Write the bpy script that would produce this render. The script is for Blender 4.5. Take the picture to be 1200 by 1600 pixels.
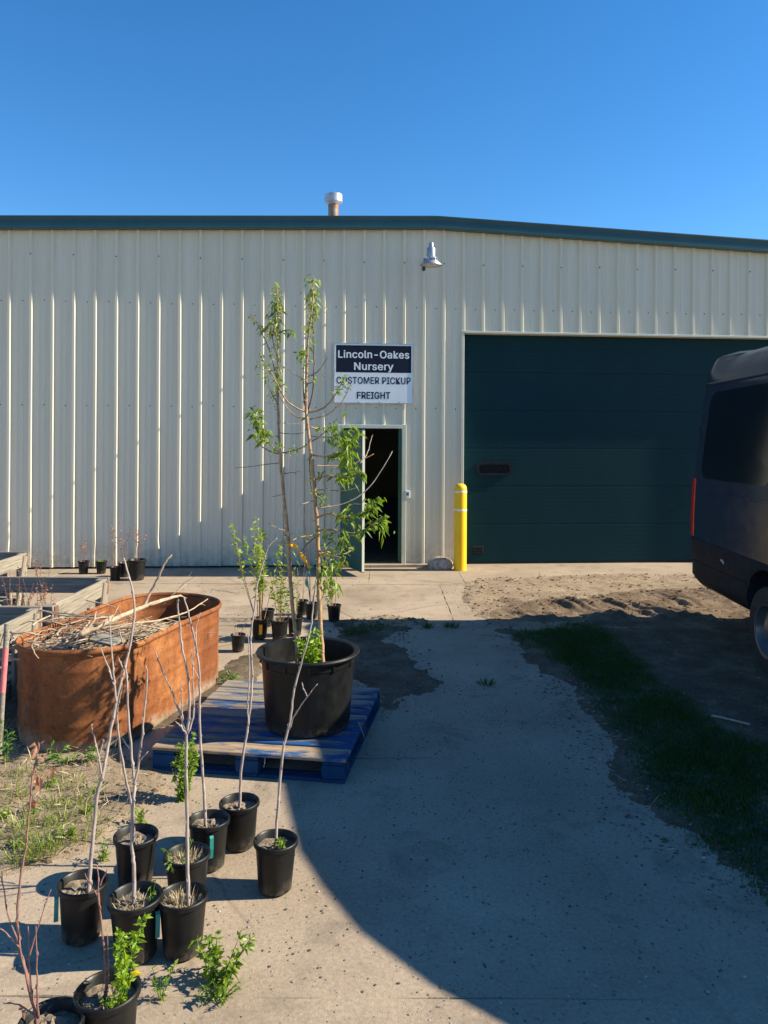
import bpy, math, random
import numpy as np
from mathutils import Vector, Matrix, Euler
R = math.radians
rnd = random.Random(7)
scene = bpy.context.scene
for o in list(bpy.data.objects): bpy.data.objects.remove(o)
COL = scene.collection

# ------------------------------------------------------------------ camera
CAMH, FPX, PU, PV, ROLL = 1.9, 1200.0, 600.0, 690.0, R(0.3)
cam = bpy.data.cameras.new('Camera'); camo = bpy.data.objects.new('Camera', cam); COL.objects.link(camo)
camo.location = (0, 0, CAMH)
camo.rotation_euler = (Matrix.Rotation(R(90), 3, 'X') @ Matrix.Rotation(ROLL, 3, 'Z')).to_euler()
cam.lens = 27.0; cam.sensor_width = 36.0; cam.sensor_fit = 'AUTO'; cam.shift_y = -110/1600
cam.clip_start = 0.05; cam.clip_end = 3000
scene.camera = camo

# ------------------------------------------------------------------ sky, sun, exposure
SUN_EL, SUN_AZ = R(33.0), R(1.3)          # azimuth from +X towards +Y
S = Vector((math.cos(SUN_AZ)*math.cos(SUN_EL), math.sin(SUN_AZ)*math.cos(SUN_EL), math.sin(SUN_EL)))
world = bpy.data.worlds.new('World'); scene.world = world; world.use_nodes = True
wn = world.node_tree.nodes; wl = world.node_tree.links; wn.clear()
sky = wn.new('ShaderNodeTexSky'); sky.sky_type = 'NISHITA'; sky.sun_disc = False
sky.sun_elevation = SUN_EL; sky.sun_rotation = R(90) - SUN_AZ
sky.altitude = 500; sky.air_density = 1.0; sky.dust_density = 0.0; sky.ozone_density = 4.0
bg = wn.new('ShaderNodeBackground'); bg.inputs['Strength'].default_value = 0.094
wo = wn.new('ShaderNodeOutputWorld'); hsv = wn.new('ShaderNodeHueSaturation'); hsv.inputs['Saturation'].default_value = 1.26; wl.new(sky.outputs[0], hsv.inputs['Color']); wl.new(hsv.outputs[0], bg.inputs[0]); wl.new(bg.outputs[0], wo.inputs[0])
sl = bpy.data.lights.new('sun', 'SUN'); sl.energy = 5.0; sl.angle = R(0.5); sl.color = (0.97, 0.89, 0.69)
so = bpy.data.objects.new('sun', sl); COL.objects.link(so); so.location = (20, 0, 15)
so.rotation_euler = (-S).to_track_quat('-Z', 'Y').to_euler()
vs = scene.view_settings
vs.view_transform = 'Standard'; vs.look = 'None'; vs.exposure = 1.1; vs.gamma = 1.0; vs.use_curve_mapping = False

# ------------------------------------------------------------------ measuring helpers
def ray(u, v):
    dx, dy = (u-PU)/FPX, (PV-v)/FPX
    return (dx*math.cos(ROLL)-dy*math.sin(ROLL), dx*math.sin(ROLL)+dy*math.cos(ROLL))
def at(u, v, Y):
    a, b = ray(u, v); return Vector((a*Y, Y, CAMH+b*Y))
def gr(u, v, z=0.0):
    a, b = ray(u, v); Y = (CAMH-z)/-b; return Vector((a*Y, Y, z))

# ------------------------------------------------------------------ object helpers
def origin(o):
    p = Vector((0, 0, 0))
    while o is not None: p = p + o.location; o = o.parent
    return p
def empty(name, loc):
    o = bpy.data.objects.new(name, None); o.empty_display_size = 0.1; o.location = loc; COL.objects.link(o); return o
def tag(o, label=None, cat=None, group=None, kind=None):
    if label: o['label'] = label
    if cat: o['category'] = cat
    if group: o['group'] = group
    if kind: o['kind'] = kind
    return o
def link(name, mesh, mat, parent=None, loc=None):
    o = bpy.data.objects.new(name, mesh); COL.objects.link(o)
    if mat and not mesh.materials: mesh.materials.append(mat)
    if parent: o.parent = parent
    if loc is not None: o.location = loc
    return o
def copy_tree(o, parent=None):
    c = o.copy(); COL.objects.link(c); c.parent = parent
    for ch in list(o.children): copy_tree(ch, c)
    return c

class MB:
    def __init__(s): s.v = []; s.f = []
    def add(s, vs_, fs):
        b = len(s.v); s.v += [tuple(p) for p in vs_]; s.f += [tuple(i+b for i in f) for f in fs]; return s
    def box(s, c, size, rot=None, bev=0.0):
        c = Vector(c); hx, hy, hz = size[0]/2, size[1]/2, size[2]/2
        M = rot if rot is not None else Matrix.Identity(3)
        if bev <= 0:
            P = [Vector((x, y, z)) for x in (-hx, hx) for y in (-hy, hy) for z in (-hz, hz)]
            F = [(0,1,3,2),(4,6,7,5),(0,4,5,1),(2,3,7,6),(0,2,6,4),(1,5,7,3)]
        else:
            b = min(bev, hx*.9, hy*.9, hz*.9); P = []; idx = {}
            for i, (sx, sy, sz) in enumerate([(x,y,z) for x in (-1,1) for y in (-1,1) for z in (-1,1)]):
                idx[(sx,sy,sz)] = i*3
                P += [Vector((sx*hx, sy*(hy-b), sz*(hz-b))), Vector((sx*(hx-b), sy*hy, sz*(hz-b))), Vector((sx*(hx-b), sy*(hy-b), sz*hz))]
            g = lambda x,y,z,k: idx[(x,y,z)]+k
            F = []
            for q in (-1,1):
                F.append([g(q,-1,-1,0),g(q,1,-1,0),g(q,1,1,0),g(q,-1,1,0)][::q])
                F.append([g(-1,q,-1,1),g(-1,q,1,1),g(1,q,1,1),g(1,q,-1,1)][::q])
                F.append([g(-1,-1,q,2),g(1,-1,q,2),g(1,1,q,2),g(-1,1,q,2)][::q])
            for a_ in (-1,1):
                for b_ in (-1,1):
                    F.append([g(a_,b_,-1,0),g(a_,b_,1,0),g(a_,b_,1,1),g(a_,b_,-1,1)])
                    F.append([g(a_,-1,b_,0),g(a_,1,b_,0),g(a_,1,b_,2),g(a_,-1,b_,2)])
                    F.append([g(-1,a_,b_,1),g(1,a_,b_,1),g(1,a_,b_,2),g(-1,a_,b_,2)])
                    for c_ in (-1,1): F.append([g(a_,b_,c_,0),g(a_,b_,c_,1),g(a_,b_,c_,2)])
        s.add([c + M @ p for p in P], F); return s
    def tube(s, pts, rad, n=6, cap=True):
        pts = [Vector(p) for p in pts]
        if not isinstance(rad, (list, tuple)): rad = [rad]*len(pts)
        b = len(s.v); up = Vector((0.31, 0.17, 0.93)); prev = None
        for i, p in enumerate(pts):
            t = (pts[min(i+1, len(pts)-1)] - pts[max(i-1, 0)]); t.normalize()
            if prev is None:
                a = t.cross(up)
                if a.length < 1e-3: a = t.cross(Vector((1, 0, 0)))
            else: a = prev - t*prev.dot(t)
            a.normalize(); prev = a; c = t.cross(a)
            for k in range(n):
                w = 2*math.pi*k/n; s.v.append(tuple(p + (a*math.cos(w) + c*math.sin(w))*rad[i]))
        for i in range(len(pts)-1):
            for k in range(n):
                k2 = (k+1) % n; s.f.append((b+i*n+k, b+i*n+k2, b+(i+1)*n+k2, b+(i+1)*n+k))
        if cap:
            s.f.append(tuple(b+k for k in range(n))[::-1]); e = b+(len(pts)-1)*n; s.f.append(tuple(e+k for k in range(n)))
        return s
    def lathe(s, prof, n=24, c=(0, 0, 0), close=False, axis='Z', sx=1.0, sy=1.0):
        c = Vector(c); b = len(s.v); m = len(prof)
        for k in range(n):
            w = 2*math.pi*k/n
            for r, z in prof:
                p = Vector((r*math.cos(w)*sx, r*math.sin(w)*sy, z))
                if axis == 'Y': p = Vector((p.x, p.z, p.y))
                if axis == 'X': p = Vector((p.z, p.x, p.y))
                s.v.append(tuple(c+p))
        for k in range(n):
            k2 = (k+1) % n
            for i in range(m-1): s.f.append((b+k*m+i, b+k2*m+i, b+k2*m+i+1, b+k*m+i+1))
        return s
    def leaf(s, p, d, side, L, W, droop=0.3):
        p = Vector(p); d = Vector(d).normalized(); side = Vector(side); side = (side - d*side.dot(d))
        if side.length < 1e-3: side = d.cross(Vector((.3, .5, .8)))
        side.normalize(); nrm = side.cross(d).normalized()
        m = p + d*L*.45 + Vector((0, 0, -droop*L*.18)); t = p + d*L + Vector((0, 0, -droop*L*.75))
        s.add([p, m+side*W/2+nrm*W*.18, m, m-side*W/2+nrm*W*.18, t], [(0,1,2),(0,2,3),(1,4,2),(2,4,3)]); return s
    def build(s, name, mat, parent=None, smooth=False, loc=None, flat=None):
        o0 = origin(parent) if parent is not None else (Vector(loc) if loc is not None else Vector((0, 0, 0)))
        me = bpy.data.meshes.new(name)
        me.from_pydata([(x-o0.x, y-o0.y, z-o0.z) for x, y, z in s.v], [], s.f); me.validate()
        if smooth:
            me.polygons.foreach_set('use_smooth', [True]*len(me.polygons))
            if smooth != True: me.set_sharp_from_angle(angle=R(smooth))
        o = link(name, me, mat, parent)
        if parent is None and loc is not None: o.location = o0
        return o

def rotz(a): return Matrix.Rotation(a, 3, 'Z')
def basis(x, z=Vector((0, 0, 1))):
    x = Vector(x).normalized(); y = Vector(z).cross(x).normalized(); zz = x.cross(y)
    return Matrix((x, y, zz)).transposed()
def spline(pts, k=4):
    pts = [Vector(p) for p in pts]; out = []
    for i in range(len(pts)-1):
        p0, p1, p2, p3 = pts[max(i-1,0)], pts[i], pts[i+1], pts[min(i+2,len(pts)-1)]
        for j in range(k):
            t = j/k; out.append(0.5*((2*p1)+(p2-p0)*t+(2*p0-5*p1+4*p2-p3)*t*t+(3*p1-p0-3*p2+p3)*t**3))
    out.append(pts[-1]); return out
def taper(n, r0, r1): return [r0+(r1-r0)*i/max(1, n-1) for i in range(n)]
def rv(s=1.0): return Vector((rnd.uniform(-s, s), rnd.uniform(-s, s), rnd.uniform(-s, s)))

# ------------------------------------------------------------------ materials
class NT:
    def __init__(s, name):
        s.m = bpy.data.materials.new(name); s.m.use_nodes = True; s.t = s.m.node_tree
        s.p = s.t.nodes['Principled BSDF']; s.out = s.t.nodes['Material Output']; s._c = None
    def n(s, k, **kw):
        x = s.t.nodes.new(k)
        for a, b in kw.items(): setattr(x, a, b)
        return x
    def l(s, a, b): s.t.links.new(a, b)
    def co(s, scale=(1, 1, 1), which='Object'):
        tc = s.n('ShaderNodeTexCoord'); mp = s.n('ShaderNodeMapping'); mp.inputs['Scale'].default_value = scale
        s.l(tc.outputs[which], mp.inputs[0]); return mp.outputs[0]
    def noise(s, scale, detail=5, rough=.6, vec=None, dist=0.0):
        x = s.n('ShaderNodeTexNoise'); x.inputs['Scale'].default_value = scale; x.inputs['Detail'].default_value = detail
        x.inputs['Roughness'].default_value = rough; x.inputs['Distortion'].default_value = dist
        s.l(vec if vec is not None else s.co(), x.inputs['Vector']); return x.outputs['Fac']
    def ramp(s, f, stops):
        x = s.n('ShaderNodeValToRGB'); e = x.color_ramp.elements
        while len(e) > 1: e.remove(e[-1])
        e[0].position = stops[0][0]; e[0].color = tuple(stops[0][1])+(1,) if not isinstance(stops[0][1], (int, float)) else (stops[0][1],)*3+(1,)
        for p, c in stops[1:]:
            q = e.new(p); q.color = tuple(c)+(1,) if not isinstance(c, (int, float)) else (c,)*3+(1,)
        s.l(f, x.inputs[0]); return x.outputs[0]
    def mix(s, f, a, b, mode='MIX'):
        x = s.n('ShaderNodeMix', data_type='RGBA', blend_type=mode)
        for sock, v in ((x.inputs[0], f), (x.inputs[6], a), (x.inputs[7], b)):
            if isinstance(v, (int, float)): sock.default_value = v
            elif isinstance(v, tuple): sock.default_value = v+(1,)
            else: s.l(v, sock)
        return x.outputs[2]
    def base(s, c):
        if isinstance(c, tuple): s.p.inputs['Base Color'].default_value = c+(1,)
        else: s.l(c, s.p.inputs['Base Color'])
    def rough(s, r):
        if isinstance(r, (int, float)): s.p.inputs['Roughness'].default_value = r
        else: s.l(r, s.p.inputs['Roughness'])
    def bump(s, h, strength=.3, dist=.01):
        b = s.n('ShaderNodeBump'); b.inputs['Strength'].default_value = strength; b.inputs['Distance'].default_value = dist
        s.l(h, b.inputs['Height']); s.l(b.outputs[0], s.p.inputs['Normal'])
    def island(s):
        return s.n('ShaderNodeNewGeometry').outputs['Random Per Island']
    def z(s, lo, hi, which='Object'):
        tc = s.n('ShaderNodeTexCoord'); sp = s.n('ShaderNodeSeparateXYZ'); s.l(tc.outputs[which], sp.inputs[0])
        mr = s.n('ShaderNodeMapRange'); mr.inputs[1].default_value = lo; mr.inputs[2].default_value = hi
        s.l(sp.outputs[2], mr.inputs[0]); return mr.outputs[0]

def pm(name, c1, c2, scale=6.0, rough=.6, bump=.15, bscale=None, metal=0.0, spec=.5, stretch=(1,1,1), dist=.004, lo=.35, hi=.65):
    k = NT(name); v = k.co(stretch)
    k.base(k.ramp(k.noise(scale, 6, .6, v), [(lo, c1), (hi, c2)])); k.rough(rough)
    k.p.inputs['Metallic'].default_value = metal; k.p.inputs['Specular IOR Level'].default_value = spec
    if bump: k.bump(k.noise(bscale or scale*6, 5, .6, v), bump, dist)
    return k.m
def leafmat(name, c1, c2, trans=.35):
    k = NT(name); c = k.ramp(k.island(), [(0, c1), (1, c2)]); k.base(c); k.rough(.45)
    t = k.n('ShaderNodeBsdfTranslucent'); hs = k.n('ShaderNodeHueSaturation'); hs.inputs['Saturation'].default_value = 1.1; hs.inputs['Value'].default_value = 1.5
    k.l(c, hs.inputs['Color']); k.l(hs.outputs[0], t.inputs[0])
    mx = k.n('ShaderNodeMixShader'); mx.inputs[0].default_value = trans
    k.l(k.p.outputs[0], mx.inputs[1]); k.l(t.outputs[0], mx.inputs[2]); k.l(mx.outputs[0], k.out.inputs[0]); return k.m
M = {}
def concrete(name, ca, cb, cc):
    k = NT(name); v = k.co()
    big = k.ramp(k.noise(.9, 6, .62, v), [(.32, ca), (.55, cb), (.75, cc)])
    fine = k.ramp(k.noise(60, 4, .7, v), [(.3, .72), (.7, 1.1)])
    c = k.mix(1.0, big, fine, 'MULTIPLY')
    st = k.ramp(k.noise(2.3, 7, .7, v, .6), [(.53, 0), (.69, 1)])
    c = k.mix(k.mix(1.0, st, (.55, .55, .55), 'MULTIPLY'), c, (.13, .105, .08))
    vo = k.n('ShaderNodeTexVoronoi'); vo.inputs['Scale'].default_value = 26; k.l(v, vo.inputs['Vector'])
    sp = k.ramp(vo.outputs['Distance'], [(.0, 1), (.10, 1), (.16, 0)])
    gate = k.ramp(k.noise(5, 3, .6, v), [(.48, 0), (.6, 1)])
    c = k.mix(k.mix(1.0, k.mix(1.0, sp, gate, 'MULTIPLY'), (.6, .6, .6), 'MULTIPLY'), c, (.09, .08, .07))
    dn = k.n('ShaderNodeMix', data_type='VECTOR'); dn.inputs[0].default_value = .12; k.l(v, dn.inputs[4]); nz = k.n('ShaderNodeTexNoise'); nz.inputs['Scale'].default_value = 2.5; nz.inputs['Detail'].default_value = 6; k.l(v, nz.inputs['Vector']); k.l(nz.outputs['Color'], dn.inputs[5])
    vc_ = k.n('ShaderNodeTexVoronoi', feature='DISTANCE_TO_EDGE'); vc_.inputs['Scale'].default_value = .42; k.l(dn.outputs[1], vc_.inputs['Vector'])
    ck = k.mix(1.0, k.ramp(vc_.outputs['Distance'], [(0, 1), (.0022, .8), (.005, 0)]), k.ramp(k.noise(.8, 3, .5, v), [(.45, 0), (.6, 1)]), 'MULTIPLY')
    c = k.mix(k.mix(1.0, ck, (.75, .75, .75), 'MULTIPLY'), c, (.07, .055, .042))
    k.base(c); k.rough(.92); k.p.inputs['Specular IOR Level'].default_value = .25
    h = k.mix(.5, k.noise(140, 3, .7, v), k.noise(18, 5, .6, v)); k.bump(h, .5, .006); return k.m
M['concrete'] = concrete('concrete', (.295, .224, .164), (.385, .298, .22), (.455, .356, .264))
def soilmat(name, a, b, c_, lo=.55):
    k = NT(name); v = k.co()
    c = k.ramp(k.noise(3.2, 8, .68, v), [(.28, a), (.5, b), (.70, c_)])
    c = k.mix(1.0, c, k.ramp(k.noise(55, 5, .75, v), [(.3, lo), (.7, 1.2)]), 'MULTIPLY')
    k.base(c); k.rough(.97); k.p.inputs['Specular IOR Level'].default_value = .15
    k.bump(k.mix(.5, k.noise(40, 6, .75, v), k.noise(150, 3, .7, v)), .8, .02); return k.m
M['soil'] = soilmat('soil', (.085, .060, .042), (.155, .115, .080), (.25, .195, .14))  # darker copy of the dirt, van shade put into its colour
M['sunlit_dirt'] = soilmat('sunlit_dirt', (.215, .152, .100), (.315, .234, .160), (.39, .298, .208), .7)  # lighter copy of the dirt, sunlight put into its colour
M['rut_dirt'] = soilmat('rut_dirt', (.115, .076, .048), (.205, .142, .094), (.295, .214, .146))
M['far_ground'] = pm('far_ground', (.16, .15, .09), (.30, .25, .17), .6, .95, .3, 5)
def wallmat():
    k = NT('cream_metal'); v = k.co((1, 1, .06))
    c = k.ramp(k.noise(7, 4, .6, v), [(.3, (.64, .575, .445)), (.7, (.70, .635, .50))])
    d = k.mix(1.0, k.ramp(k.z(.0, .45), [(0, 1), (1, 0)]), k.ramp(k.noise(9, 6, .7), [(.38, 0), (.62, 1)]), 'MULTIPLY')
    c = k.mix(k.mix(1.0, d, (.7, .7, .7), 'MULTIPLY'), c, (.30, .245, .17))
    sc = k.ramp(k.noise(1.3, 8, .72, k.co((6, 6, .5))), [(.60, 0), (.72, 1)])
    c = k.mix(k.mix(1.0, sc, (.25, .25, .25), 'MULTIPLY'), c, (.36, .34, .28))
    k.base(c); k.rough(.42); k.bump(k.noise(2.2, 3, .5, k.co((1, 1, .25))), .10, .02); return k.m
M['cream'] = wallmat()
M['green_trim'] = pm('green_trim', (.010, .050, .060), (.014, .064, .074), 3, .32, .04)
def doorgreen():
    k = NT('green_door'); v = k.co((1, 1, .4))
    c = k.ramp(k.noise(2.0, 6, .65, v), [(.3, (.0035, .026, .033)), (.7, (.0045, .031, .039))])
    sc = k.mix(1.0, k.ramp(k.noise(5, 9, .8, k.co((.5, .5, 9))), [(.655, 0), (.70, 1)]), k.ramp(k.z(.0, .7), [(0, 1), (1, 0)]), 'MULTIPLY')
    c = k.mix(sc, c, (.30, .30, .28)); k.base(c); k.rough(.5); k.p.inputs['Specular IOR Level'].default_value = .12; k.bump(k.noise(90, 3, .6), .12, .003); return k.m
M['green_door'] = doorgreen()
def scratchgreen():
    k = NT('green_leaf_paint')
    c = k.ramp(k.noise(3, 5, .6), [(.3, (.022, .085, .062)), (.7, (.030, .105, .078))])
    c = k.mix(k.ramp(k.noise(9, 8, .8, k.co((3, 3, 1))), [(.715, 0), (.735, 1)]), c, (.35, .38, .36))
    k.base(c); k.rough(.4); return k.m
M['green_leafdoor'] = scratchgreen()
M['trim_cream'] = pm('cream_trim', (.55, .53, .44), (.62, .60, .50), 5, .45, .03)
M['dark'] = pm('dark_interior', (.012, .012, .012), (.02, .02, .02), 3, .8, 0)
M['floor_in'] = pm('interior_floor', (.05, .047, .042), (.08, .075, .068), 3, .85, .1)
M['screw'] = pm('screw_rubber', (.02, .022, .02), (.05, .05, .045), 40, .5, 0)
M['galv'] = pm('galvanised', (.36, .36, .37), (.55, .55, .56), 9, .42, .05, metal=.7)
M['galv_rust'] = pm('galvanised_rusty', (.24, .22, .20), (.22, .10, .05), 6, .6, .1, metal=.3, lo=.46, hi=.58)
M['lampgrey'] = pm('lamp_grey', (.30, .31, .33), (.40, .41, .43), 8, .4, .04, metal=.5)
M['lampglass'] = pm('lamp_glass', (.55, .50, .42), (.7, .64, .55), 20, .25, .1)
M['signwhite'] = pm('sign_white', (.74, .75, .77), (.80, .81, .82), 3, .45, 0)
M['signnavy'] = pm('sign_navy', (.006, .011, .026), (.008, .014, .032), 3, .5, 0, spec=.2)
M['signink'] = pm('sign_ink', (.010, .012, .025), (.014, .016, .03), 3, .4, 0)
M['yellow'] = pm('yellow_plastic', (.86, .49, .004), (.90, .55, .006), 3, .42, .05, 60)
M['white_band'] = pm('white_band', (.75, .74, .65), (.82, .8, .72), 12, .4, .02)
M['rock'] = pm('granite', (.24, .185, .155), (.52, .42, .36), 16, .85, .5, 30, dist=.02)
def plastic():
    k = NT('black_pot'); v = k.co((1, 1, 1))
    c = k.ramp(k.noise(14, 6, .7, k.co((1, 1, .25))), [(.4, (.005, .0052, .0058)), (.75, (.014, .0138, .014))])
    d = k.mix(1.0, k.ramp(k.z(.0, .07), [(0, 1), (1, 0)]), k.ramp(k.noise(30, 5, .7), [(.4, 0), (.62, 1)]), 'MULTIPLY')
    c = k.mix(k.mix(1.0, d, (.6, .6, .6), 'MULTIPLY'), c, (.16, .13, .10)); k.base(c)
    k.rough(k.ramp(k.noise(18, 4, .6), [(.3, .36), (.7, .55)])); k.p.inputs['Specular IOR Level'].default_value = .3; k.bump(k.noise(60, 3, .5, k.co((1, 1, .2))), .08, .003); return k.m
M['pot'] = plastic()
M['potsoil'] = pm('potting_soil', (.09, .065, .045), (.30, .23, .165), 30, .95, .9, 120, dist=.01)
M['bark_pale'] = pm('pale_bark', (.24, .185, .16), (.42, .335, .30), 30, .75, .4, 90, stretch=(1, 1, .4))
M['bark_tan'] = pm('tan_bark', (.27, .15, .075), (.48, .30, .165), 28, .7, .5, 90)
M['bark_dark'] = pm('dark_bark', (.075, .05, .042), (.15, .10, .085), 28, .7, .5, 90)
M['bark_red'] = pm('red_bark', (.17, .075, .06), (.28, .14, .115), 28, .6, .3, 90)
M['dead_wood'] = pm('dead_wood', (.27, .19, .125), (.50, .38, .27), 22, .85, .5, 70)
M['leaf'] = leafmat('leaf_green', (.09, .165, .016), (.27, .365, .04), .42)
M['leaf_y'] = leafmat('leaf_yellow_green', (.15, .27, .02), (.32, .42, .04), .45)
M['leaf_tip'] = leafmat('leaf_tip', (.13, .20, .035), (.34, .38, .10), .4)
M['leaf_d'] = leafmat('leaf_deep', (.045, .12, .015), (.12, .24, .03), .3)
M['leaf_yellow'] = leafmat('leaf_yellow', (.75, .55, .01), (.8, .6, .02), .3)
M['leaf_dead'] = leafmat('leaf_dead', (.23, .095, .05), (.46, .23, .13), .25)
M['straw'] = leafmat('straw', (.30, .235, .13), (.52, .43, .27), .2)
M['grass'] = leafmat('grass', (.022, .062, .010), (.058, .115, .02), .3)
M['grass_dry'] = leafmat('grass_half_dry', (.11, .18, .02), (.32, .34, .09), .3)
def rust():
    k = NT('rust'); v = k.co((1, 1, .35))
    c = k.ramp(k.noise(3.0, 8, .65, v), [(.32, (.11, .032, .012)), (.47, (.25, .078, .022)), (.60, (.36, .130, .038)), (.75, (.46, .21, .08))])
    st = k.ramp(k.noise(7, 7, .7, k.co((1, 1, 3))), [(.46, 0), (.62, 1)])
    c = k.mix(k.mix(1.0, st, (.6, .6, .6), 'MULTIPLY'), c, (.20, .065, .022))
    stv = k.ramp(k.noise(9, 6, .7, k.co((1, 1, .12))), [(.52, 0), (.66, 1)]); c = k.mix(k.mix(1.0, stv, (.55, .55, .55), 'MULTIPLY'), c, (.11, .035, .016))
    w = k.n('ShaderNodeMath', operation='ADD'); k.l(k.z(.02, .17), w.inputs[0])
    nn = k.n('ShaderNodeMath', operation='MULTIPLY_ADD'); k.l(k.noise(4, 6, .7), nn.inputs[0]); nn.inputs[1].default_value = 2.4; nn.inputs[2].default_value = -1.15
    k.l(nn.outputs[0], w.inputs[1])
    c = k.mix(k.ramp(w.outputs[0], [(.1, .75), (.75, 0)]), c, (.36, .29, .22))
    pt = k.ramp(k.noise(16, 8, .8), [(.54, 0), (.64, 1)]); c = k.mix(k.mix(1.0, pt, (.7, .7, .7), 'MULTIPLY'), c, (.085, .026, .013))
    c = k.mix(1.0, c, k.ramp(k.noise(70, 5, .75), [(.3, .60), (.7, 1.1)]), 'MULTIPLY')
    k.base(c); k.rough(.72); k.p.inputs['Specular IOR Level'].default_value = .35; k.bump(k.noise(60, 7, .75), .45, .003); return k.m
M['rust'] = rust()
def wood(name, c1, c2, c3, paint=None, plo=.45, phi=.55, pc2=None):
    k = NT(name); v = k.co((1.2, 26, 26))
    c = k.ramp(k.noise(2.2, 7, .65, v, .3), [(.28, c1), (.5, c2), (.74, c3)])
    if paint:
        f = k.ramp(k.noise(2.6, 8, .72, k.co((1, 3.5, 3.5))), [(plo, 0), (phi, 1)])
        pc = k.ramp(k.noise(6, 4, .6), [(.3, paint), (.7, pc2 or paint)]); c = k.mix(f, c, pc)
    k.base(c); k.rough(.85); k.p.inputs['Specular IOR Level'].default_value = .25
    k.bump(k.noise(2.6, 7, .7, v), .6, .006); return k.m
M['grey_wood'] = wood('grey_wood', (.10, .082, .065), (.25, .215, .175), (.37, .33, .28))
M['brown_wood'] = wood('brown_wood', (.10, .05, .032), (.17, .085, .055), (.24, .13, .09))
M['plank'] = wood('plank', (.13, .11, .09), (.25, .22, .18), (.35, .31, .26))
M['blue_wood'] = wood('blue_wood', (.12, .085, .06), (.22, .165, .12), (.33, .26, .19), (.007, .043, .125), .43, .55, (.011, .075, .22))
M['worn_wood'] = wood('worn_wood', (.17, .11, .07), (.33, .235, .15), (.46, .35, .23), (.010, .055, .15), .50, .60, (.014, .08, .22))
M['grey_deck'] = wood('grey_deck', (.13, .11, .09), (.25, .215, .18), (.36, .32, .27), (.009, .05, .13), .51, .61, (.013, .075, .20))
M['blue_block'] = wood('blue_block', (.08, .06, .05), (.14, .11, .09), (.2, .16, .13), (.005, .032, .085), .36, .46, (.008, .05, .13))
M['pink'] = pm('pink_paint', (.55, .12, .13), (.68, .20, .20), 12, .6, .1)
M['teal'] = pm('teal_tag', (.02, .22, .20), (.03, .30, .27), 8, .5, .05)
M['orange'] = pm('orange_ribbon', (.80, .34, .006), (.88, .45, .01), 8, .45, .1)
def carpaint():
    k = NT('van_paint'); k.base(k.ramp(k.noise(2, 5, .6), [(.3, (.020, .030, .050)), (.7, (.024, .035, .056))]))
    k.rough(k.ramp(k.noise(5, 5, .7), [(.3, .10), (.7, .20)])); k.p.inputs['Specular IOR Level'].default_value = .2; k.p.inputs['Coat Weight'].default_value = .0; k.p.inputs['Coat Roughness'].default_value = .08
    k.bump(k.noise(1.2, 2, .5), .03, .02); return k.m
M['van'] = carpaint()
M['cladding'] = pm('black_cladding', (.012, .015, .020), (.020, .024, .030), 12, .7, .15, 200, spec=.1)
M['glass'] = pm('dark_glass', (.006, .009, .014), (.008, .011, .017), 2, .10, 0, spec=.4)
M['tail'] = pm('tail_light_red', (.45, .010, .008), (.55, .016, .012), 8, .15, .05, 60)
M['tyre'] = pm('tyre', (.012, .012, .012), (.030, .028, .026), 12, .85, .3, 60)
M['rim'] = pm('rim_silver', (.20, .205, .21), (.28, .285, .29), 5, .35, .03, metal=.8)
M['headlight'] = pm('headlight', (.5, .52, .55), (.62, .64, .67), 4, .1, 0)
M['gravel'] = None
def gravelm():
    k = NT('gravel'); k.base(k.ramp(k.island(), [(0, (.055, .05, .045)), (.45, (.16, .14, .12)), (.85, (.30, .26, .215)), (1, (.44, .39, .33))])); k.rough(.9); return k.m
M['gravel'] = gravelm()

# ================================================================== GROUND
nrng = np.random.default_rng(3)
def vnoise(x, y, seed):
    g = np.random.default_rng(seed).random((256, 256)); xi = np.floor(x).astype(int); yi = np.floor(y).astype(int)
    fx = x-xi; fy = y-yi; fx = fx*fx*(3-2*fx); fy = fy*fy*(3-2*fy)
    a = g[xi % 256, yi % 256]; b = g[(xi+1) % 256, yi % 256]; c = g[xi % 256, (yi+1) % 256]; d = g[(xi+1) % 256, (yi+1) % 256]
    return (a*(1-fx)+b*fx)*(1-fy)+(c*(1-fx)+d*fx)*fy
def fbm(x, y, s, seed, o=4):
    r = 0; a = .5
    for i in range(o): r = r + a*(vnoise(x*s+31*i+500, y*s+17*i+500, seed+i)-.5); s *= 2.1; a *= .5
    return r
def sdist(px, py, poly):
    px = np.asarray(px, float); py = np.asarray(py, float)
    d = np.full(px.shape, 1e9); ins = np.zeros(px.shape, bool); n = len(poly)
    for i in range(n):
        ax, ay = poly[i]; bx, by = poly[(i+1) % n]; ex, ey = bx-ax, by-ay
        t = np.clip(((px-ax)*ex+(py-ay)*ey)/(ex*ex+ey*ey+1e-12), 0, 1)
        d = np.minimum(d, np.hypot(px-ax-t*ex, py-ay-t*ey))
        with np.errstate(divide='ignore', invalid='ignore'):
            c = ((ay > py) != (by > py)) & (px < ex*(py-ay)/(ey if abs(ey) > 1e-12 else 1e-12)+ax)
        ins ^= c
    return np.where(ins, d, -d)
def gp(pts): return [tuple(gr(u, v)[:2]) for u, v in pts]
SOIL = [
 gp([(1150,1372),(1060,1302),(990,1245),(940,1140),(885,1065),(832,1032),(800,1003),(752,972),(728,950),(722,925),(736,904),(900,899),(1050,899)]) + [(9.0, 11.2), (9.0, 1.0), (1.9, 2.2)],
 gp([(540,972),(600,962),(655,970),(615,1000),(650,1040),(690,1068),(640,1090),(600,1110),(560,1050)]),
 gp([(-700,1150),(0,1100),(60,1150),(200,1180),(262,1190),(270,1235),(190,1290),(110,1340),(0,1375),(-700,1400)]),
 gp([(-300,960),(0,950),(80,965),(120,1010),(330,1060),(405,1020),(420,1050),(330,1120),(0,1180),(-700,1180)]),
]
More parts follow.
